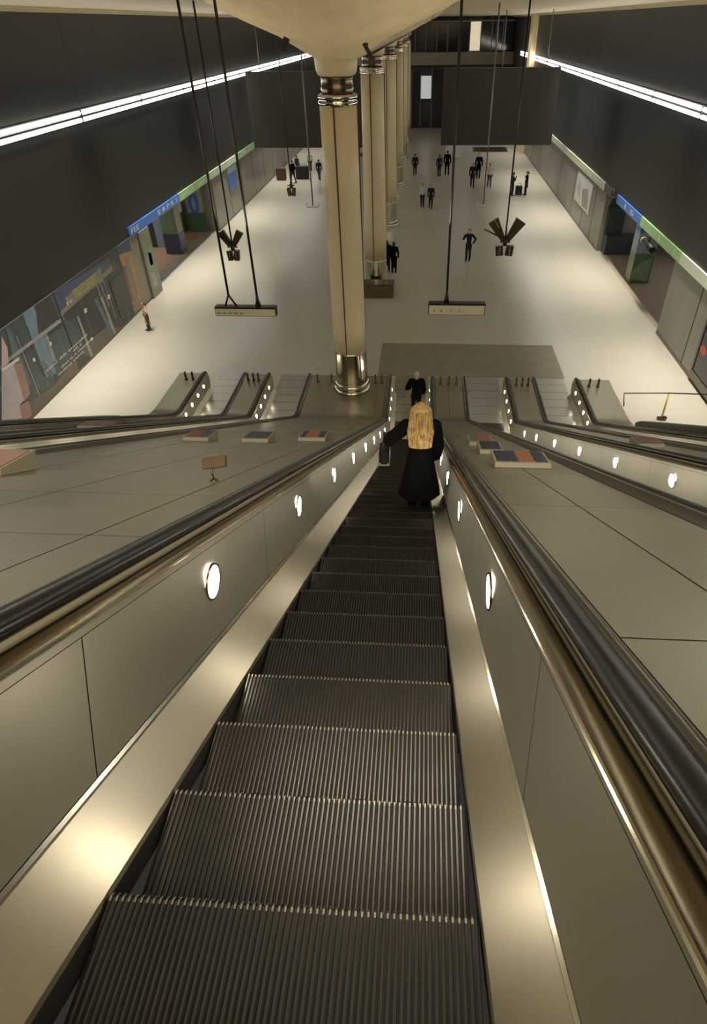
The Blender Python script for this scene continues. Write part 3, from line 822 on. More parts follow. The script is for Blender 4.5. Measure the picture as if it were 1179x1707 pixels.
# ------------------------------------------------------------------ floor matting, barrier
a = on_z(638, 572); b = on_z(920, 575); c = on_z(935, 628)
mb = MB(); mb.bx(a.x, b.x, 20.65, a.y, 0.001, 0.012, 'mat')
tag(mb.build('entrance_mat'), 'broad dark brown floor mat beyond the foot of the escalators', 'mat')
mb = MB(); mb.bx(5.0, 8.6, 70.5, 73.5, 0.001, 0.012, 'dark_mould'); tag(mb.build('floor_mat'), 'dark mat on the far floor under the right-hand board', 'mat')
mb = MB(); mb.bx(-10.6, -6.4, 68, 70, 0.001, 0.012, 'dark_mould'); tag(mb.build('floor_mat'), 'dark mat on the far floor under the left-hand board', 'mat')
root = empty('barrier_rail', (6.9, 17.8, 0), 'thin dark barrier rail with a yellow post on the bright floor at right', 'barrier')
mb = MB(); mb.tube([(-0.20, -0.35, 0.72), (-0.16, 0, 1.0), (1.3, 0.03, 1.02), (3.12, 0, 1.0)], 0.022, 'black', 8); mb.build('rail', root)
mb = MB(); mb.tube([(1.3, 0.03, 0.05), (1.3, 0.03, 1.0)], 0.032, 'yellow', 10); tag(mb.build('post', root), 'yellow post')
mb = MB(); mb.box((1.3, 0.03, 0.05), (0.30, 0.14, 0.10), 'chrome_dark'); mb.box((1.38, 0.0, 0.10), (0.14, 0.12, 0.08), 'chrome_dark'); mb.build('foot', root, 0.02)

# ------------------------------------------------------------------ left-hand posters and pillars
def flat_material(nm, col, var=0.1): M[nm] = mat(nm, col, 0.35, 0, var, (1, 1, 1), 3)
for nm, col in (('p_teal', (0.055, 0.075, 0.08)), ('p_teal2', (0.09, 0.125, 0.135)), ('p_blue', (0.14, 0.21, 0.27)), ('p_brown', (0.115, 0.09, 0.068)), ('p_dark', (0.040, 0.042, 0.042)),
                ('p_pink', (0.50, 0.36, 0.33)), ('p_rose', (0.30, 0.17, 0.14)), ('p_lilac', (0.42, 0.38, 0.40)), ('p_orange', (0.36, 0.19, 0.075)), ('p_rust', (0.17, 0.075, 0.032)),
                ('p_bronze', (0.20, 0.17, 0.12)), ('p_grey', (0.27, 0.27, 0.26)), ('p_white', (0.6, 0.6, 0.58)), ('p_navy', (0.05, 0.07, 0.12)), ('p_olive', (0.17, 0.18, 0.13)),
                ('p_green', (0.075, 0.13, 0.07)), ('p_green2', (0.16, 0.24, 0.14)), ('p_sky', (0.22, 0.28, 0.34)), ('p_signblue', (0.05, 0.13, 0.42)), ('p_red', (0.42, 0.05, 0.05))):
    flat_material(nm, col)
def wall_mark(mb, X, pix, k, dx):
    mb.poly([on_x(px, py, X)+Vector((dx, 0, 0)) for px, py in pix], k)
def poster(label, y0, y1, z0, z1, base, marks, name='wall_poster', streaks=0):
    root = empty(name, (XL, y0, 0), label, 'poster', 'posters along the left wall')
    mb = MB(); mb.bx(0.004, 0.035, 0, y1-y0, z0, z1, base); mb.build('backing', root)
    lay = 0.037
    mb = MB()
    rnd = random.Random(int(y0*10))
    if streaks:
        for i in range(streaks):
            yy = rnd.uniform(0.1, y1-y0-0.4); w_ = rnd.choice((0.03, 0.05, 0.09, 0.22)); za = rnd.uniform(z0, z0+1.2); zb = rnd.uniform(z1-1.4, z1)
            k = rnd.choice(('p_teal2', 'p_blue', 'p_dark', 'p_grey', 'p_teal', 'p_dark', 'p_teal'))
            sl = rnd.uniform(-0.15, 0.15)
            mb.poly([(lay, yy, za), (lay, yy+w_, za-0.05), (lay, yy+w_*0.7+sl, zb), (lay, yy+sl, zb)], k); lay += 0.0004
    for pix, k in marks:
        pts = []
        for px, py in pix:
            w_ = on_x(px, py, XL)
            pts.append((lay, min(max(w_.y-y0, 0.0), y1-y0), min(max(w_.z, z0), z1)))
        mb.poly(pts, k); lay += 0.0006
    mb.build('printed_picture', root)
    return root
# long dark poster of vertical teal bands; joint near px (90,530)
jy = on_x(100, 525, XL).y
lab = poster('long teal and brown poster with script lines, at the far left of the left wall', 12.0, jy-0.04, 0.12, 3.16, 'p_teal', [
    ([(35, 700), (150, 607), (135, 585), (90, 640), (20, 690)], 'p_brown'), ([(40, 695), (60, 700), (154, 605), (140, 575), (95, 640)], 'p_brown'),
    ([(32, 515), (52, 505), (92, 622), (75, 630)], 'p_blue'), ([(8, 548), (14, 545), (50, 640), (30, 650)], 'p_teal2'), ([(55, 505), (80, 488), (100, 540), (62, 560)], 'p_dark'),
    ([(0, 605), (0, 612), (100, 537), (98, 531)], 'p_grey'), ([(0, 615), (0, 620), (30, 600), (29, 595)], 'p_white'),
    ([(0, 560), (10, 580), (12, 605), (0, 615)], 'p_pink'), ([(0, 620), (22, 605), (35, 640), (45, 660), (30, 675), (50, 700), (0, 702)], 'p_lilac'), ([(20, 608), (34, 605), (48, 655), (38, 670), (30, 640)], 'p_rose'),
    ([(30, 676), (45, 668), (55, 700), (35, 702)], 'p_rose'),
    ([(80, 570), (84, 570), (84, 576), (80, 576)], 'p_white'), ([(52, 597), (56, 596), (57, 602), (53, 603)], 'p_white'), ([(62, 605), (70, 600), (88, 625), (84, 630)], 'p_teal2')], streaks=26)
mb = MB()
o0 = on_x(66, 660, XL); o1 = on_x(136, 618, XL)
for i, (tx, ya, wd) in enumerate((('mmu ddt esesvubtt', 0.0, 3.2), ('wtt e', 1.9, 0.7), ('thes st A muunno', 0.9, 2.4), ('mdesa vetve', 0.6, 2.0))):
    add_text(mb, tx, (XL+0.062, 18.6+ya, 0.98-0.15*i), (0, 1, 0), (0, 0, 1), wd, 0.10, 'letter')
o = mb.build('poster_lettering'); o.parent = lab; o.matrix_parent_inverse = Matrix.Translation(-Vector(lab.location))
y1p = on_x(205, 540, XL).y
lab = poster('dark poster of vertical columns with a yellow-lettered panel, in the middle of the left wall', jy, 26.1, 0.12, 3.16, 'p_dark', [
    ([(82, 487), (92, 480), (112, 580), (105, 590)], 'p_teal2'), ([(100, 527), (188, 450), (182, 440), (98, 515)], 'p_bronze'),
    ([(84, 490), (180, 428), (182, 445), (98, 520)], 'p_navy'), ([(106, 497), (112, 508), (170, 470), (166, 446)], 'p_olive'),
    ([(120, 590), (154, 605), (205, 560), (175, 545)], 'p_brown'), ([(98, 540), (125, 530), (140, 580), (112, 600)], 'p_teal'),
    ([(155, 500), (160, 496), (192, 565), (186, 571)], 'p_teal2'), ([(165, 497), (169, 494), (194, 562), (191, 565)], 'p_grey'), ([(126, 528), (129, 527), (156, 600), (152, 604)], 'p_grey'),
    ([(138, 515), (143, 513), (143, 521), (139, 522)], 'p_white'), ([(177, 492), (182, 490), (182, 498), (178, 499)], 'p_white'), ([(149, 563), (153, 562), (153, 567), (149, 568)], 'p_white'), ([(194, 510), (197, 510), (197, 516), (194, 516)], 'p_white'),
    ([(180, 470), (205, 450), (215, 500), (200, 530)], 'p_dark')], streaks=18)
mb = MB()
a = on_x(122, 487, XL)
for i, tx in enumerate(('NMLEA PIDA MOUNLRS', 'SODE A PT EIELEBURST', 'CSIRE VRESSTUS S')):
    add_text(mb, tx, (XL+0.062, a.y-0.1, 2.72-0.13*i), (0, 1, 0), (0, 0, 1), 1.9, 0.09, 'yellow')
add_text(mb, 'E U', (XL+0.062, a.y-0.75, 2.45), (0, 1, 0), (0, 0, 1), 0.4, 0.12, 'letter')
o = mb.build('poster_lettering'); o.parent = lab; o.matrix_parent_inverse = Matrix.Translation(-Vector(lab.location))
poster('rust and orange picture poster with a pink corner beside the left opening', 26.14, 28.3, 0.12, 3.16, 'p_bronze', [
    ([(166, 428), (183, 412), (195, 445), (178, 462)], 'p_pink'), ([(186, 405), (212, 390), (218, 420), (193, 432)], 'p_navy'),
    ([(193, 428), (216, 418), (226, 460), (234, 500), (215, 512), (200, 460)], 'p_orange'), ([(200, 445), (215, 440), (228, 490), (214, 508)], 'p_rust'), ([(178, 465), (195, 452), (200, 470), (182, 480)], 'p_orange'), ([(205, 430), (212, 428), (222, 470), (228, 500), (222, 505)], 'p_bronze'), ([(196, 440), (201, 438), (212, 500), (207, 505)], 'p_dark')])
mb = MB(); mb.bx(-0.25, 0.12, 0, 1.2, 0, ZB0, 'p_olive')
root = empty('end_pillar', (XL, 28.35, 0), 'green and grey printed pillar at the near edge of the left opening', 'pillar')
mb = MB(); mb.bx(-0.4, 0.12, 0, 1.2, 0, ZB0-0.01, 'p_olive'); mb.build('pillar_body', root)
mb = MB(); mb.poly([(0.124, 0.1, 1.4), (0.124, 0.9, 1.2), (0.124, 1.0, 2.2), (0.124, 0.2, 2.9)], 'p_green2'); mb.poly([(0.124, 0.2, 0.5), (0.124, 0.8, 0.4), (0.124, 0.7, 1.1), (0.124, 0.3, 1.2)], 'p_grey')
mb.poly([(0.124, 0.45, 1.5), (0.124, 0.8, 1.45), (0.124, 0.85, 2.0), (0.124, 0.5, 2.1)], 'p_white'); mb.build('printed_picture', root)
def pillar(px, py, w, d, h, label, lower, upper, zsplit, extra=None):
    c = on_z(px, py)
    root = empty('printed_pillar', c, label, 'pillar', 'printed pillars in the wall openings')
    mb = MB(); mb.bx(-w/2, w/2, -d/2, d/2, 0, zsplit, lower); mb.build('pillar_base', root, 0.02)
    mb = MB(); mb.bx(-w/2+0.03, w/2-0.03, -d/2+0.03, d/2-0.03, zsplit, h, upper)
    mb.poly([(-w/2+0.1, -d/2+0.026, zsplit+0.15), (w/2-0.25, -d/2+0.026, zsplit+0.2), (w/2-0.2, -d/2+0.026, h-0.8), (-w/2+0.2, -d/2+0.026, h-0.5)], 'p_green2')
    mb.build('pillar_shaft', root)
    if extra:
        mb = MB(); n = 24
        for x_ in (-d/2-0.0,):
            r1 = [Vector((extra[0]+0.30*cos(2*pi*q/n), -d/2-0.02, extra[1]+0.62*sin(2*pi*q/n))) for q in range(n)]
            r2 = [Vector((p.x, p.y+0.06, p.z)) for p in r1]; mb.rings([r1, r2], 'p_signblue', True, True, False)
            r1 = [Vector((extra[0]+0.12*cos(2*pi*q/n), -d/2-0.025, extra[1]+0.40*sin(2*pi*q/n))) for q in range(n)]
            mb.face([mb.vert(p) for p in r1], 'p_sky')
        tag(mb.build('oval_sign', root), 'blue oval sign')
    return root
pillar(296, 420, 0.95, 0.95, ZB1, 'green printed pillar with a dark base standing in the left opening', 'p_navy', 'p_olive', 1.15)
pillar(335, 384, 1.1, 0.8, ZB1, 'green pillar with a blue oval sign at the far side of the left opening', 'p_green', 'p_grey', 1.2, (0.0, 1.75))
mb = MB(); mb.bx(-18.5, -15.6, 40.05, 40.35, 0, 1.25, 'p_green'); mb.bx(-18.5, -15.6, 40.06, 40.34, 1.25, 3.3, 'p_white')
tag(mb.build('advert_panel'), 'white panel with a green lower strip at the back of the left opening', 'panel')
mb = MB(); mb.bx(-19.5, -16.2, 36.8, 37.1, 0, 2.8, 'p_dark'); mb.bx(-16.2, -15.0, 36.8, 37.1, 0.0, 2.4, 'p_sky')
tag(mb.build('kiosk'), 'dark kiosk front with a pale blue end behind the dark-based pillar', 'kiosk')
# small blue notice on the grey wall farther along
p = on_x(385, 287, XL)
mb = MB(); mb.bx(XL, XL+0.05, p.y-1.0, p.y+1.0, 1.7, 2.7, 'p_signblue'); mb.bx(XL, XL+0.06, p.y-1.0, p.y+1.2, 2.7, 3.1, 'p_sky')
tag(mb.build('wall_notice'), 'small blue notice on the grey part of the left wall', 'notice')

# right-hand opening and near shop window
c = on_z(1062, 472)
root = empty('printed_pillar', c+Vector((0.05, 0.35, 0)), 'pillar with a blue top and grassy green foot in the right opening', 'pillar', 'printed pillars in the wall openings')
mb = MB(); mb.bx(-0.48, 0.48, -0.4, 0.4, 0, 1.5, 'p_green'); mb.poly([(-0.45, -0.404, 0.25), (0.42, -0.404, 0.1), (0.40, -0.404, 1.3), (-0.1, -0.404, 1.05), (-0.42, -0.404, 0.7)], 'p_green2'); mb.build('pillar_base', root)
mb = MB(); mb.bx(-0.48, 0.48, -0.4, 0.4, 1.5, 2.5, 'p_sky'); mb.build('pillar_shaft', root)
mb = MB(); mb.bx(-0.48, 0.48, -0.4, 0.4, 2.5, ZB1, 'p_signblue'); mb.build('pillar_head', root)
root = empty('kiosk_counter', (11.6, RO1-0.5, 0), 'dark teal counter with a grey screen at the far side of the right opening', 'kiosk')
mb = MB(); mb.bx(-1.2, 1.6, -0.3, 0.45, 0, 1.05, 'teal'); mb.build('counter', root, 0.02)
mb = MB(); mb.bx(-1.2, -0.3, 0.1, 0.45, 1.05, 3.1, 'teal'); mb.build('post_panel', root)
mb = MB(); mb.bx(-0.3, 1.6, 0.35, 0.45, 1.05, 2.9, 'p_grey'); mb.build('screen', root)
root = empty('shop_window', (XR, 16.0, 0), 'tall glazed shop window with a red mark at the right edge', 'shop window')
mb = MB(); mb.bx(-0.03, 0.0, 0, 5.0, 0.15, 3.0, 'p_grey'); mb.build('backing', root)
mb = MB(); mb.bx(-0.06, -0.03, 0.1, 4.7, 0.45, 2.9, 'glass_dark'); mb.build('pane', root)
mb = MB()
for a_, b_, z0, z1 in ((4.7, 4.85, 0.15, 3.0), (0, 0.1, 0.15, 3.0), (0.1, 4.7, 0.15, 0.45), (0.1, 4.7, 2.9, 3.0), (2.4, 2.46, 0.45, 2.9)): mb.bx(-0.09, -0.03, a_, b_, z0, z1, 'dark_mould')
mb.build('frame', root)
p = on_x(1176, 585, XR)
mb = MB(); n = 20; mb.face([mb.vert((-0.065, p.y-16+0.02+0.28*cos(2*pi*q/n), p.z+0.16*sin(2*pi*q/n))) for q in range(n)], 'p_red')
tag(mb.build('red_mark', root), 'red round mark on the glass')
# glossy white poster on the grey panels
p = on_x(975, 310, XR)
mb = MB(); mb.bx(XR-0.03, XR, p.y-2.2, p.y+2.2, 1.2, 2.95, 'p_white'); mb.poly([(XR-0.032, p.y-1.8, 1.4), (XR-0.032, p.y-0.2, 1.3), (XR-0.032, p.y+0.4, 2.2), (XR-0.032, p.y-1.2, 2.5)], 'p_grey')
mb.poly([(XR-0.032, p.y+0.6, 1.5), (XR-0.032, p.y+1.8, 1.9), (XR-0.032, p.y+1.6, 2.7), (XR-0.032, p.y+0.9, 2.3)], 'p_lilac')
tag(mb.build('wall_poster'), 'pale glossy poster on the grey right-hand wall', 'poster')
# dark cameras and pipes under the band at right
root = empty('ceiling_camera', (XR-0.1, 28.2, 2.75), 'dark camera cluster under the green sign band at right', 'camera')
mb = MB(); mb.tube([(0, 0, 0.42), (0, 0, 0.05)], 0.04, 'black', 8); mb.build('bracket', root)
mb = MB(); mb.tube([(0, -0.7, 0), (0, 0.6, 0.05)], 0.14, 'black', 12); mb.tube([(0, 0.6, 0.05), (0, 0.68, 0.05)], 0.15, 'lip', 12); mb.build('camera_body', root)
root = empty('ceiling_camera', (XR-0.1, 35.1, 2.8), 'dark camera cluster under the gap between teal and blue bands', 'camera')
mb = MB(); mb.tube([(0, 0, 0.9), (0, 0, 0.0)], 0.05, 'black', 8); mb.build('bracket', root)
mb = MB(); mb.box((0, 0.1, 0), (0.3, 0.5, 0.3), 'black'); mb.box((0, -0.2, 0.4), (0.25, 0.4, 0.25), 'black'); mb.build('camera_body', root, 0.02)

# ------------------------------------------------------------------ people
_ib = bmesh.new(); bmesh.ops.create_icosphere(_ib, subdivisions=2, radius=1.0)
ICO = [v.co.copy() for v in _ib.verts]; _ib.free()
def hull(bm, a, ra, b, rb):
    pts = []
    for c, r in ((a, ra), (b, rb)):
        rr = r if isinstance(r, (tuple, list, Vector)) else (r, r, r)
        pts += [Vector((c[0]+d.x*rr[0], c[1]+d.y*rr[1], c[2]+d.z*rr[2])) for d in ICO]
    tb = bmesh.new()
    for p in pts: tb.verts.new(p)
    bmesh.ops.convex_hull(tb, input=tb.verts[:])
    loose = [v for v in tb.verts if not v.link_faces]
    if loose: bmesh.ops.delete(tb, geom=loose, context='VERTS')
    tm = bpy.data.meshes.new('t'); tb.to_mesh(tm); tb.free(); bm.from_mesh(tm); bpy.data.meshes.remove(tm)
def ball(bm, c, r):
    rr = r if isinstance(r, (tuple, list)) else (r, r, r)
    bmesh.ops.create_icosphere(bm, subdivisions=3, radius=1.0, matrix=Matrix.Translation(c) @ Matrix.Diagonal((*rr, 1)))
def remesh(bm, name, parent, k, vox, smooth=2):
    me = bpy.data.meshes.new(name); bm.to_mesh(me); bm.free()
    o = bpy.data.objects.new(name, me); COL.objects.link(o)
    md = o.modifiers.new('r', 'REMESH'); md.mode = 'VOXEL'; md.voxel_size = vox
    if smooth:
        ms = o.modifiers.new('s', 'SMOOTH'); ms.iterations = smooth; ms.factor = 0.5
    bpy.context.view_layer.update()
    me2 = bpy.data.meshes.new_from_object(o.evaluated_get(bpy.context.evaluated_depsgraph_get()))
    o.modifiers.clear(); o.data = me2; bpy.data.meshes.remove(me); me2.name = name
    me2.materials.clear(); me2.materials.append(M[k])
    for p in me2.polygons: p.use_smooth = True
    o.parent = parent
    return o
def V(*a): return Vector(a)
def person(label, loc, heading, H=1.72, arms=None, legs=None, lean=0.0, coat='cloth_dark', trousers='cloth_dark', hair='hair_dark', hair_len=0.0,
           coat_len=0.50, vox=0.014, female=False, cap=False, shoe='shoe', flare=0.0, gaze=0.0, group=None, bulk=0.0, hairw=1.0):
    root = empty('person', loc, label, 'person', group, heading)
    h = H
    sh = 0.100 if female else 0.105
    hip = V(0, 0, 0.515*h)
    L = V(0, sin(lean), cos(lean))
    chest = hip+L*(0.215*h); neck = hip+L*(0.315*h); head = hip+L*(0.415*h)+V(0, 0.012*h, 0)
    shl = {-1: hip+L*(0.300*h)+V(-sh*h, 0, 0), 1: hip+L*(0.300*h)+V(sh*h, 0, 0)}
    hj = {-1: hip+V(-0.05*h, 0, -0.005*h), 1: hip+V(0.05*h, 0, -0.005*h)}
    legs = legs or {-1: (-0.055, 0.0), 1: (0.055, 0.02)}
    arms = arms or {}
    ank, kn, el, wr = {}, {}, {}, {}
    for s in (-1, 1):
        ank[s] = V(legs[s][0]*h, legs[s][1]*h, 0.05*h)
        kn[s] = (hj[s]+ank[s])*0.5+V(0, 0.018*h+abs(legs[s][1])*0.1*h, 0.012*h)
        e, w_ = arms.get(s, ((s*0.035, -0.01, -0.168), (s*0.03, 0.05, -0.312)))
        el[s] = shl[s]+V(*e)*h; wr[s] = shl[s]+V(*w_)*h
    # body: one continuous skin
    bm = bmesh.new()
    hull(bm, hip, (0.078*h, 0.058*h, 0.05*h), hip+L*(0.10*h), (0.062*h, 0.046*h, 0.05*h))
    hull(bm, hip+L*(0.09*h), (0.062*h, 0.046*h, 0.05*h), chest, (0.082*h, 0.058*h, 0.06*h))
    hull(bm, shl[-1]*0.85+shl[1]*0.15, 0.034*h, shl[1]*0.85+shl[-1]*0.15, 0.034*h)
    hull(bm, neck-L*0.02*h, 0.034*h, head-L*(0.03*h), 0.031*h)
    ball(bm, head+V(0, 0.004*h, 0.004*h), (0.044*h, 0.054*h, 0.062*h))
    hull(bm, head+V(0, 0.020*h, -0.028*h), 0.030*h, head+V(0, 0.030*h, -0.048*h), 0.016*h)     # jaw and chin
    hull(bm, head+V(0, 0.052*h, 0.004*h), 0.006*h, head+V(0, 0.062*h, -0.014*h), 0.008*h)      # nose
    hull(bm, head+V(-0.022*h, 0.048*h, 0.012*h), 0.008*h, head+V(0.022*h, 0.048*h, 0.012*h), 0.008*h)   # brow
    for s in (-1, 1): ball(bm, head+V(s*0.046*h, -0.002*h, -0.004*h), (0.008*h, 0.014*h, 0.020*h))
    for s in (-1, 1):
        hull(bm, hj[s], 0.052*h, kn[s], 0.033*h); hull(bm, kn[s], 0.033*h, ank[s], 0.022*h)
        hull(bm, kn[s]*0.7+ank[s]*0.3+V(0, -0.010*h, 0), 0.031*h, kn[s]*0.4+ank[s]*0.6, 0.024*h)
        hull(bm, ank[s]+V(0, -0.01*h, -0.025*h), 0.022*h, ank[s]+V(0, 0.085*h, -0.034*h), 0.016*h)
        hull(bm, shl[s], 0.032*h, el[s], 0.024*h); hull(bm, el[s], 0.024*h, wr[s], 0.017*h)
        d = (wr[s]-el[s]).normalized()
        side = d.cross(V(0, 1, 0) if abs(d.y) < 0.8 else V(0, 0, 1)).normalized()
        palm = wr[s]+d*0.032*h
        hull(bm, wr[s], 0.015*h, palm+side*0.012*h, 0.011*h); hull(bm, wr[s], 0.015*h, palm-side*0.012*h, 0.011*h)
        nrm = side.cross(d)
        for i, ln in enumerate((0.036, 0.042, 0.040, 0.031)):
            b0 = palm+side*(0.018-0.012*i)*h+d*0.012*h
            b1 = b0+d*ln*0.55*h+nrm*0.004*h; b2 = b1+d*ln*0.35*h+nrm*0.016*h
            hull(bm, b0, 0.0058*h, b1, 0.0054*h); hull(bm, b1, 0.0054*h, b2, 0.0046*h)
        t0_ = wr[s]+d*0.012*h+side*0.014*h
        hull(bm, t0_, 0.008*h, t0_+side*0.020*h+d*0.022*h, 0.0065*h); hull(bm, t0_+side*0.020*h+d*0.022*h, 0.0065*h, t0_+side*0.018*h+d*0.042*h, 0.0055*h)
    remesh(bm, 'body', root, 'skin', vox*0.6)
    # coat with sleeves
    g = 0.013*h+bulk*h
    bm = bmesh.new()
    hem = V(0, 0, coat_len*h)
    hull(bm, hip+L*(0.09*h), ((0.070+bulk)*h, (0.058+bulk)*h, 0.05*h), chest, (0.090*h+g*0.3, (0.066+bulk)*h, 0.065*h))
    hull(bm, shl[-1]*0.88+shl[1]*0.12, 0.047*h, shl[1]*0.88+shl[-1]*0.12, 0.047*h)
    hull(bm, chest+L*0.04*h, (0.075*h, 0.062*h, 0.05*h), neck-L*0.012*h, 0.046*h)
    lowp = hip+L*(0.10*h)
    hull(bm, lowp, ((0.074+bulk)*h, (0.060+bulk)*h, 0.03*h), V(0, 0, min(coat_len, 0.5)*h+0.02*h), ((0.098+flare)*h, (0.078+flare*0.8)*h, 0.02*h))
    for s in (-1, 1):
        hull(bm, shl[s], (0.043+bulk*0.7)*h, el[s], (0.036+bulk*0.8)*h); hull(bm, el[s], (0.036+bulk*0.8)*h, wr[s]-(wr[s]-el[s])*0.06, (0.029+bulk*0.8)*h)
    remesh(bm, 'coat', root, coat, vox*0.8, 3)
    # trousers and shoes
    bm = bmesh.new()
    hull(bm, hip+V(0, 0, 0.02*h), (0.086*h, 0.066*h, 0.05*h), hip-V(0, 0, 0.02*h), (0.086*h, 0.066*h, 0.05*h))
    for s in (-1, 1):
        hull(bm, hj[s], 0.061*h, kn[s], 0.042*h); hull(bm, kn[s], 0.042*h, ank[s]+V(0, 0, -0.005*h), 0.033*h)
    remesh(bm, 'trousers', root, trousers, vox*0.8)
    for s in (-1, 1):
        bm = bmesh.new()
        f0 = V(ank[s].x, ank[s].y, 0)
        hull(bm, f0+V(0, -0.018*h, 0.026*h), (0.028*h, 0.030*h, 0.026*h), f0+V(0, 0.05*h, 0.022*h), (0.030*h, 0.03*h, 0.022*h))
        hull(bm, f0+V(0, 0.05*h, 0.020*h), (0.030*h, 0.03*h, 0.020*h), f0+V(0, 0.105*h, 0.015*h), (0.024*h, 0.022*h, 0.015*h))
        hull(bm, f0+V(0, -0.018*h, 0.03*h), 0.026*h, ank[s]+V(0, -0.004*h, 0.012*h), 0.027*h)
        remesh(bm, 'shoe', root, shoe, vox*0.6)
    # hair or cap
    bm = bmesh.new()
    ball(bm, head+V(0, -0.006*h, 0.012*h), (0.051*h, 0.056*h, 0.062*h))
    if hair_len > 0:
        hull(bm, head+V(0, -0.020*h, 0.01*h), (0.052*hairw*h, 0.042*hairw*h, 0.055*h), head+V(0, -0.062*h, -hair_len*0.5*h), ((0.056+0.03*hair_len)*hairw*h, 0.032*h, 0.03*h))
        hull(bm, head+V(0, -0.062*h, -hair_len*0.5*h), ((0.058+0.03*hair_len)*hairw*h, 0.033*h, 0.03*h), head+V(0, -(0.058+0.16*hair_len)*h, -hair_len*h), (0.056*hairw*h, 0.026*h, 0.018*h))
    bmesh.ops.bisect_plane(bm, geom=bm.verts[:]+bm.edges[:]+bm.faces[:], plane_co=head+V(0, 0.026*h, 0.028*h), plane_no=V(0, 0.75, -0.65) if hair_len == 0 else V(0, 0.95, -0.3), clear_outer=True)
    ed = [e for e in bm.edges if e.is_boundary]
    if ed: bmesh.ops.holes_fill(bm, edges=ed)
    remesh(bm, 'cap' if cap else 'hair', root, hair, vox*0.6)
    # face
    for s in (-1, 1):
        mb = MB(); e0 = head+V(s*0.018*h, 0.050*h, 0.000*h)
        mb.lathe([(0.001, -0.006*h), (0.0055*h, -0.003*h), (0.0055*h, 0.003*h), (0.001, 0.006*h)], e0, 'eye', 8); mb.build('eye', root)
    mb = MB(); e0 = head+V(0, 0.0535*h, -0.030*h); mb.box(e0, (0.026*h, 0.006*h, 0.008*h), 'lip_skin'); mb.build('mouth', root)
    return root

def zstep(y):                                        # top of the tread that carries a given y
    for yy in YS:
        if yy >= y: return nosing(yy)
    return 0.0
wy_ = 6.02
person('person with long blonde hair and a black coat, seen from behind on the escalator', (0.025, wy_, zstep(wy_+0.1)+0.002), 0.02, 1.66,
       arms={-1: ((-0.125, 0.0, -0.125), (-0.115, 0.13, -0.17)), 1: ((0.028, 0.0, -0.168), (0.02, 0.06, -0.30))},
       legs={-1: (-0.05, -0.02), 1: (0.05, 0.0)}, coat='coat_black', trousers='coat_black', hair='blonde', hair_len=0.235, coat_len=0.20, vox=0.010, female=True, flare=0.072, bulk=0.016, hairw=1.55)
root = empty('handbag', (-0.415, wy_+0.12, zstep(wy_)+0.86), 'black handbag with a grey band hanging at the left elbow of the blonde person', 'handbag')
mb = MB(); mb.box((0, 0, 0.0), (0.13, 0.30, 0.22), 'leather'); mb.build('bag_body', root, 0.03)
mb = MB(); mb.box((0, 0, -0.07), (0.136, 0.306, 0.02), 'leather_band'); mb.build('band', root)
mb = MB(); mb.tube([(0, -0.10, 0.10), (0, -0.08, 0.26), (0, 0, 0.32), (0, 0.08, 0.26), (0, 0.10, 0.10)], 0.012, 'leather', 8); mb.build('strap', root)
person('person in black with a pale cap, standing beyond the blonde person', (-0.10, 17.6, 0.03), 0.05, 1.72,
       arms={-1: ((-0.075, -0.02, -0.145), (-0.02, 0.12, -0.20)), 1: ((0.04, 0, -0.168), (0.03, 0.06, -0.30))}, bulk=0.016, coat='coat_black', trousers='coat_black', hair='hair_grey', cap=True, coat_len=0.42, vox=0.012)
def walker(px, py, head, label, **kw):
    p = on_z(px, py); return person(label, (p.x, p.y, 0.0), head, **kw)
HAND_UP = {-1: ((-0.10, 0.03, -0.13), (-0.02, 0.10, -0.02)), 1: ((0.04, 0.0, -0.168), (0.04, 0.05, -0.31))}
HAND_UP_R = {1: ((0.07, 0.06, -0.14), (0.0, 0.12, 0.03)), -1: ((-0.10, -0.05, -0.13), (-0.05, 0.05, -0.24))}
STRIDE = {-1: (-0.05, 0.12), 1: (0.05, -0.12)}
walker(780, 434, pi*0.9, 'lone person in dark clothes with a hand to the face, out in the right aisle', H=1.72, arms=HAND_UP_R, coat_len=0.44, vox=0.013)
walker(646, 452, 0.1, 'person in a long black coat beside the second column, left one of the pair', H=1.62, coat='coat_black', trousers='coat_black', coat_len=0.2, vox=0.016, hair_len=0.06)
walker(657, 455, -0.1, 'person in a long black coat beside the second column, right one of the pair', H=1.64, coat='coat_black', trousers='coat_black', coat_len=0.18, vox=0.016, hair_len=0.06)
walker(704, 345, pi, 'person in white and dark clothes walking with a companion beyond the second column', H=1.62, coat='cloth_white', trousers='cloth_dark', legs=STRIDE, vox=0.018)
walker(718, 347, pi, 'person in a dark coat walking beside the one in white beyond the second column', H=1.60, coat='cloth_dark', legs=STRIDE, coat_len=0.36, vox=0.018)
walker(732, 294, 0.2, 'person in charcoal clothes, left of the far pair under the right-hand board', H=1.72, coat='cloth_charcoal', vox=0.02)
walker(745, 292, -0.2, 'tall person in black, right of the far pair under the right-hand board', H=1.95, coat='coat_black', trousers='coat_black', legs={-1: (-0.08, 0.02), 1: (0.08, -0.02)}, vox=0.02)
walker(787, 312, pi, 'person in dark clothes walking forward at the left of the far trio', H=1.8, legs=STRIDE, trousers='cloth_dark', coat='cloth_dark', vox=0.02)
walker(797, 297, pi, 'person in a heavy black coat in the middle of the far trio', H=1.95, coat='coat_black', coat_len=0.34, vox=0.02, flare=0.02)
walker(815, 312, pi, 'person in a pale top and blue jeans at the right of the far trio', H=1.8, coat='cloth_white', trousers='cloth_blue', legs=STRIDE, vox=0.02)
walker(853, 326, -pi/2, 'person in a dark coat facing the companion across a suitcase, left one', H=1.66, coat='cloth_charcoal', coat_len=0.38, vox=0.018, arms=HAND_UP_R)
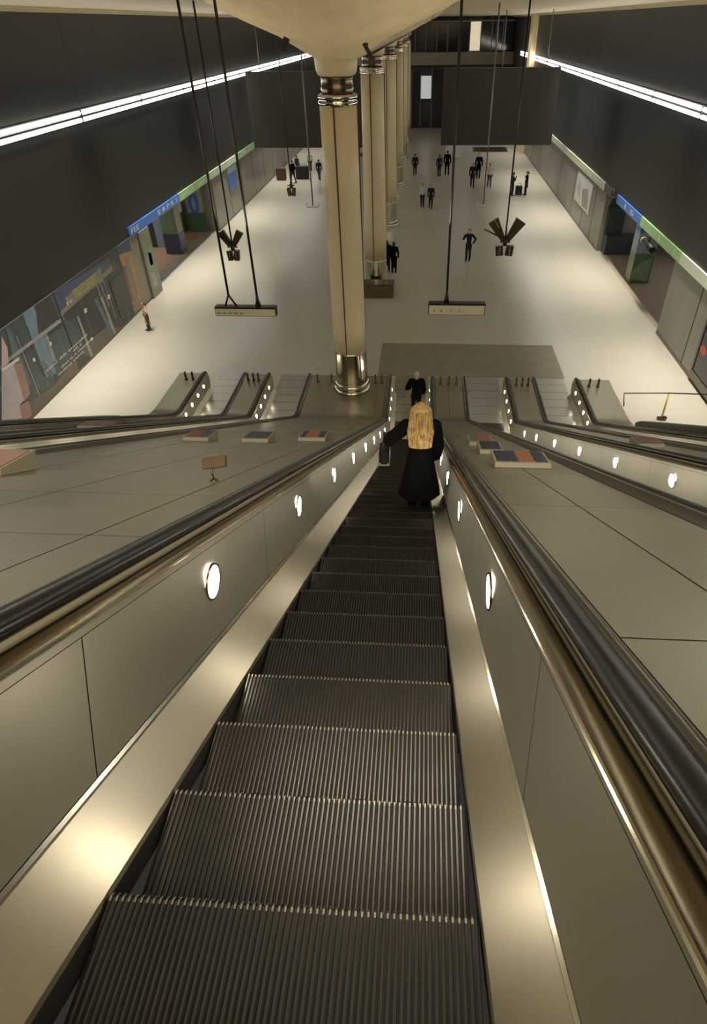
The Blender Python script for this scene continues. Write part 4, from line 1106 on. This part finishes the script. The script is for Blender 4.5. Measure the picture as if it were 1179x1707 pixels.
walker(876, 325, pi/2, 'person in a long dark coat right of the suitcase, near the right wall', H=1.70, coat='coat_black', coat_len=0.30, vox=0.018, hair_len=0.05, arms=HAND_UP)
walker(692, 292, 0.0, 'person in dark clothes half hidden behind the receding columns', H=1.7, vox=0.02)
walker(250, 550, pi*0.75, 'person in a mottled pale coat standing against the left wall', H=1.30, coat='cloth_pattern', trousers='cloth_brown', hair='hair_brown', hair_len=0.10, coat_len=0.20, vox=0.014, arms=HAND_UP)
walker(458, 291, 1.2, 'person in a white cap and dark coat far down the left aisle, by the wall', H=1.5, hair='cloth_white', cap=True, vox=0.02, coat='cloth_charcoal', coat_len=0.25)
walker(490, 305, 1.0, 'person in black striding far down the left aisle', H=1.75, legs=STRIDE, coat='coat_black', vox=0.02)
walker(497, 292, -0.6, 'person in charcoal standing by the dark cases far down the left aisle', H=1.6, coat='cloth_charcoal', vox=0.02)
walker(518, 285, 0.3, 'person in dark clothes and white top farther back down the left aisle', H=1.6, coat='cloth_white', vox=0.02)
walker(533, 300, 0.0, 'person in blue jeans walking partly hidden behind the near column', H=1.6, trousers='cloth_blue', legs=STRIDE, vox=0.02)
def case(px, py, w, d, h, k, label, nm='suitcase'):
    p = on_z(px, py); root = empty(nm, p, label, nm)
    mb = MB(); mb.bx(-w/2, w/2, -d/2, d/2, 0.06, h, k); mb.build('case_body', root, 0.03)
    mb = MB(); mb.tube([(-w*0.3, 0, h), (-w*0.3, 0, h+0.18), (w*0.3, 0, h+0.18), (w*0.3, 0, h)], 0.015, 'black', 6); mb.build('handle', root)
    for sx in (-1, 1):
        mb = MB(); mb.tube([(sx*w*0.38, -0.02, 0.04), (sx*w*0.38, 0.02, 0.04)], 0.04, 'black', 10); mb.build('wheel', root)
case(864, 326, 0.5, 0.3, 0.70, 'cloth_charcoal', 'dark suitcase on the floor between the two people by the right wall')
case(505, 298, 1.1, 0.6, 1.0, 'cloth_charcoal', 'large dark case far down the left aisle')
case(470, 300, 0.8, 0.5, 0.95, 'cloth_brown', 'dull brown case beside the person in the white cap')
root = empty('kiosk_box', on_z(757, 262), 'white box-like kiosk on the far floor under the right-hand board', 'kiosk')
mb = MB(); mb.bx(-0.9, 0.9, -0.4, 0.4, 0, 1.9, 'p_white'); mb.build('cabinet', root, 0.03)
mb = MB(); mb.bx(-0.92, 0.92, -0.42, 0.42, 1.9, 2.0, 'grey'); mb.build('top', root)
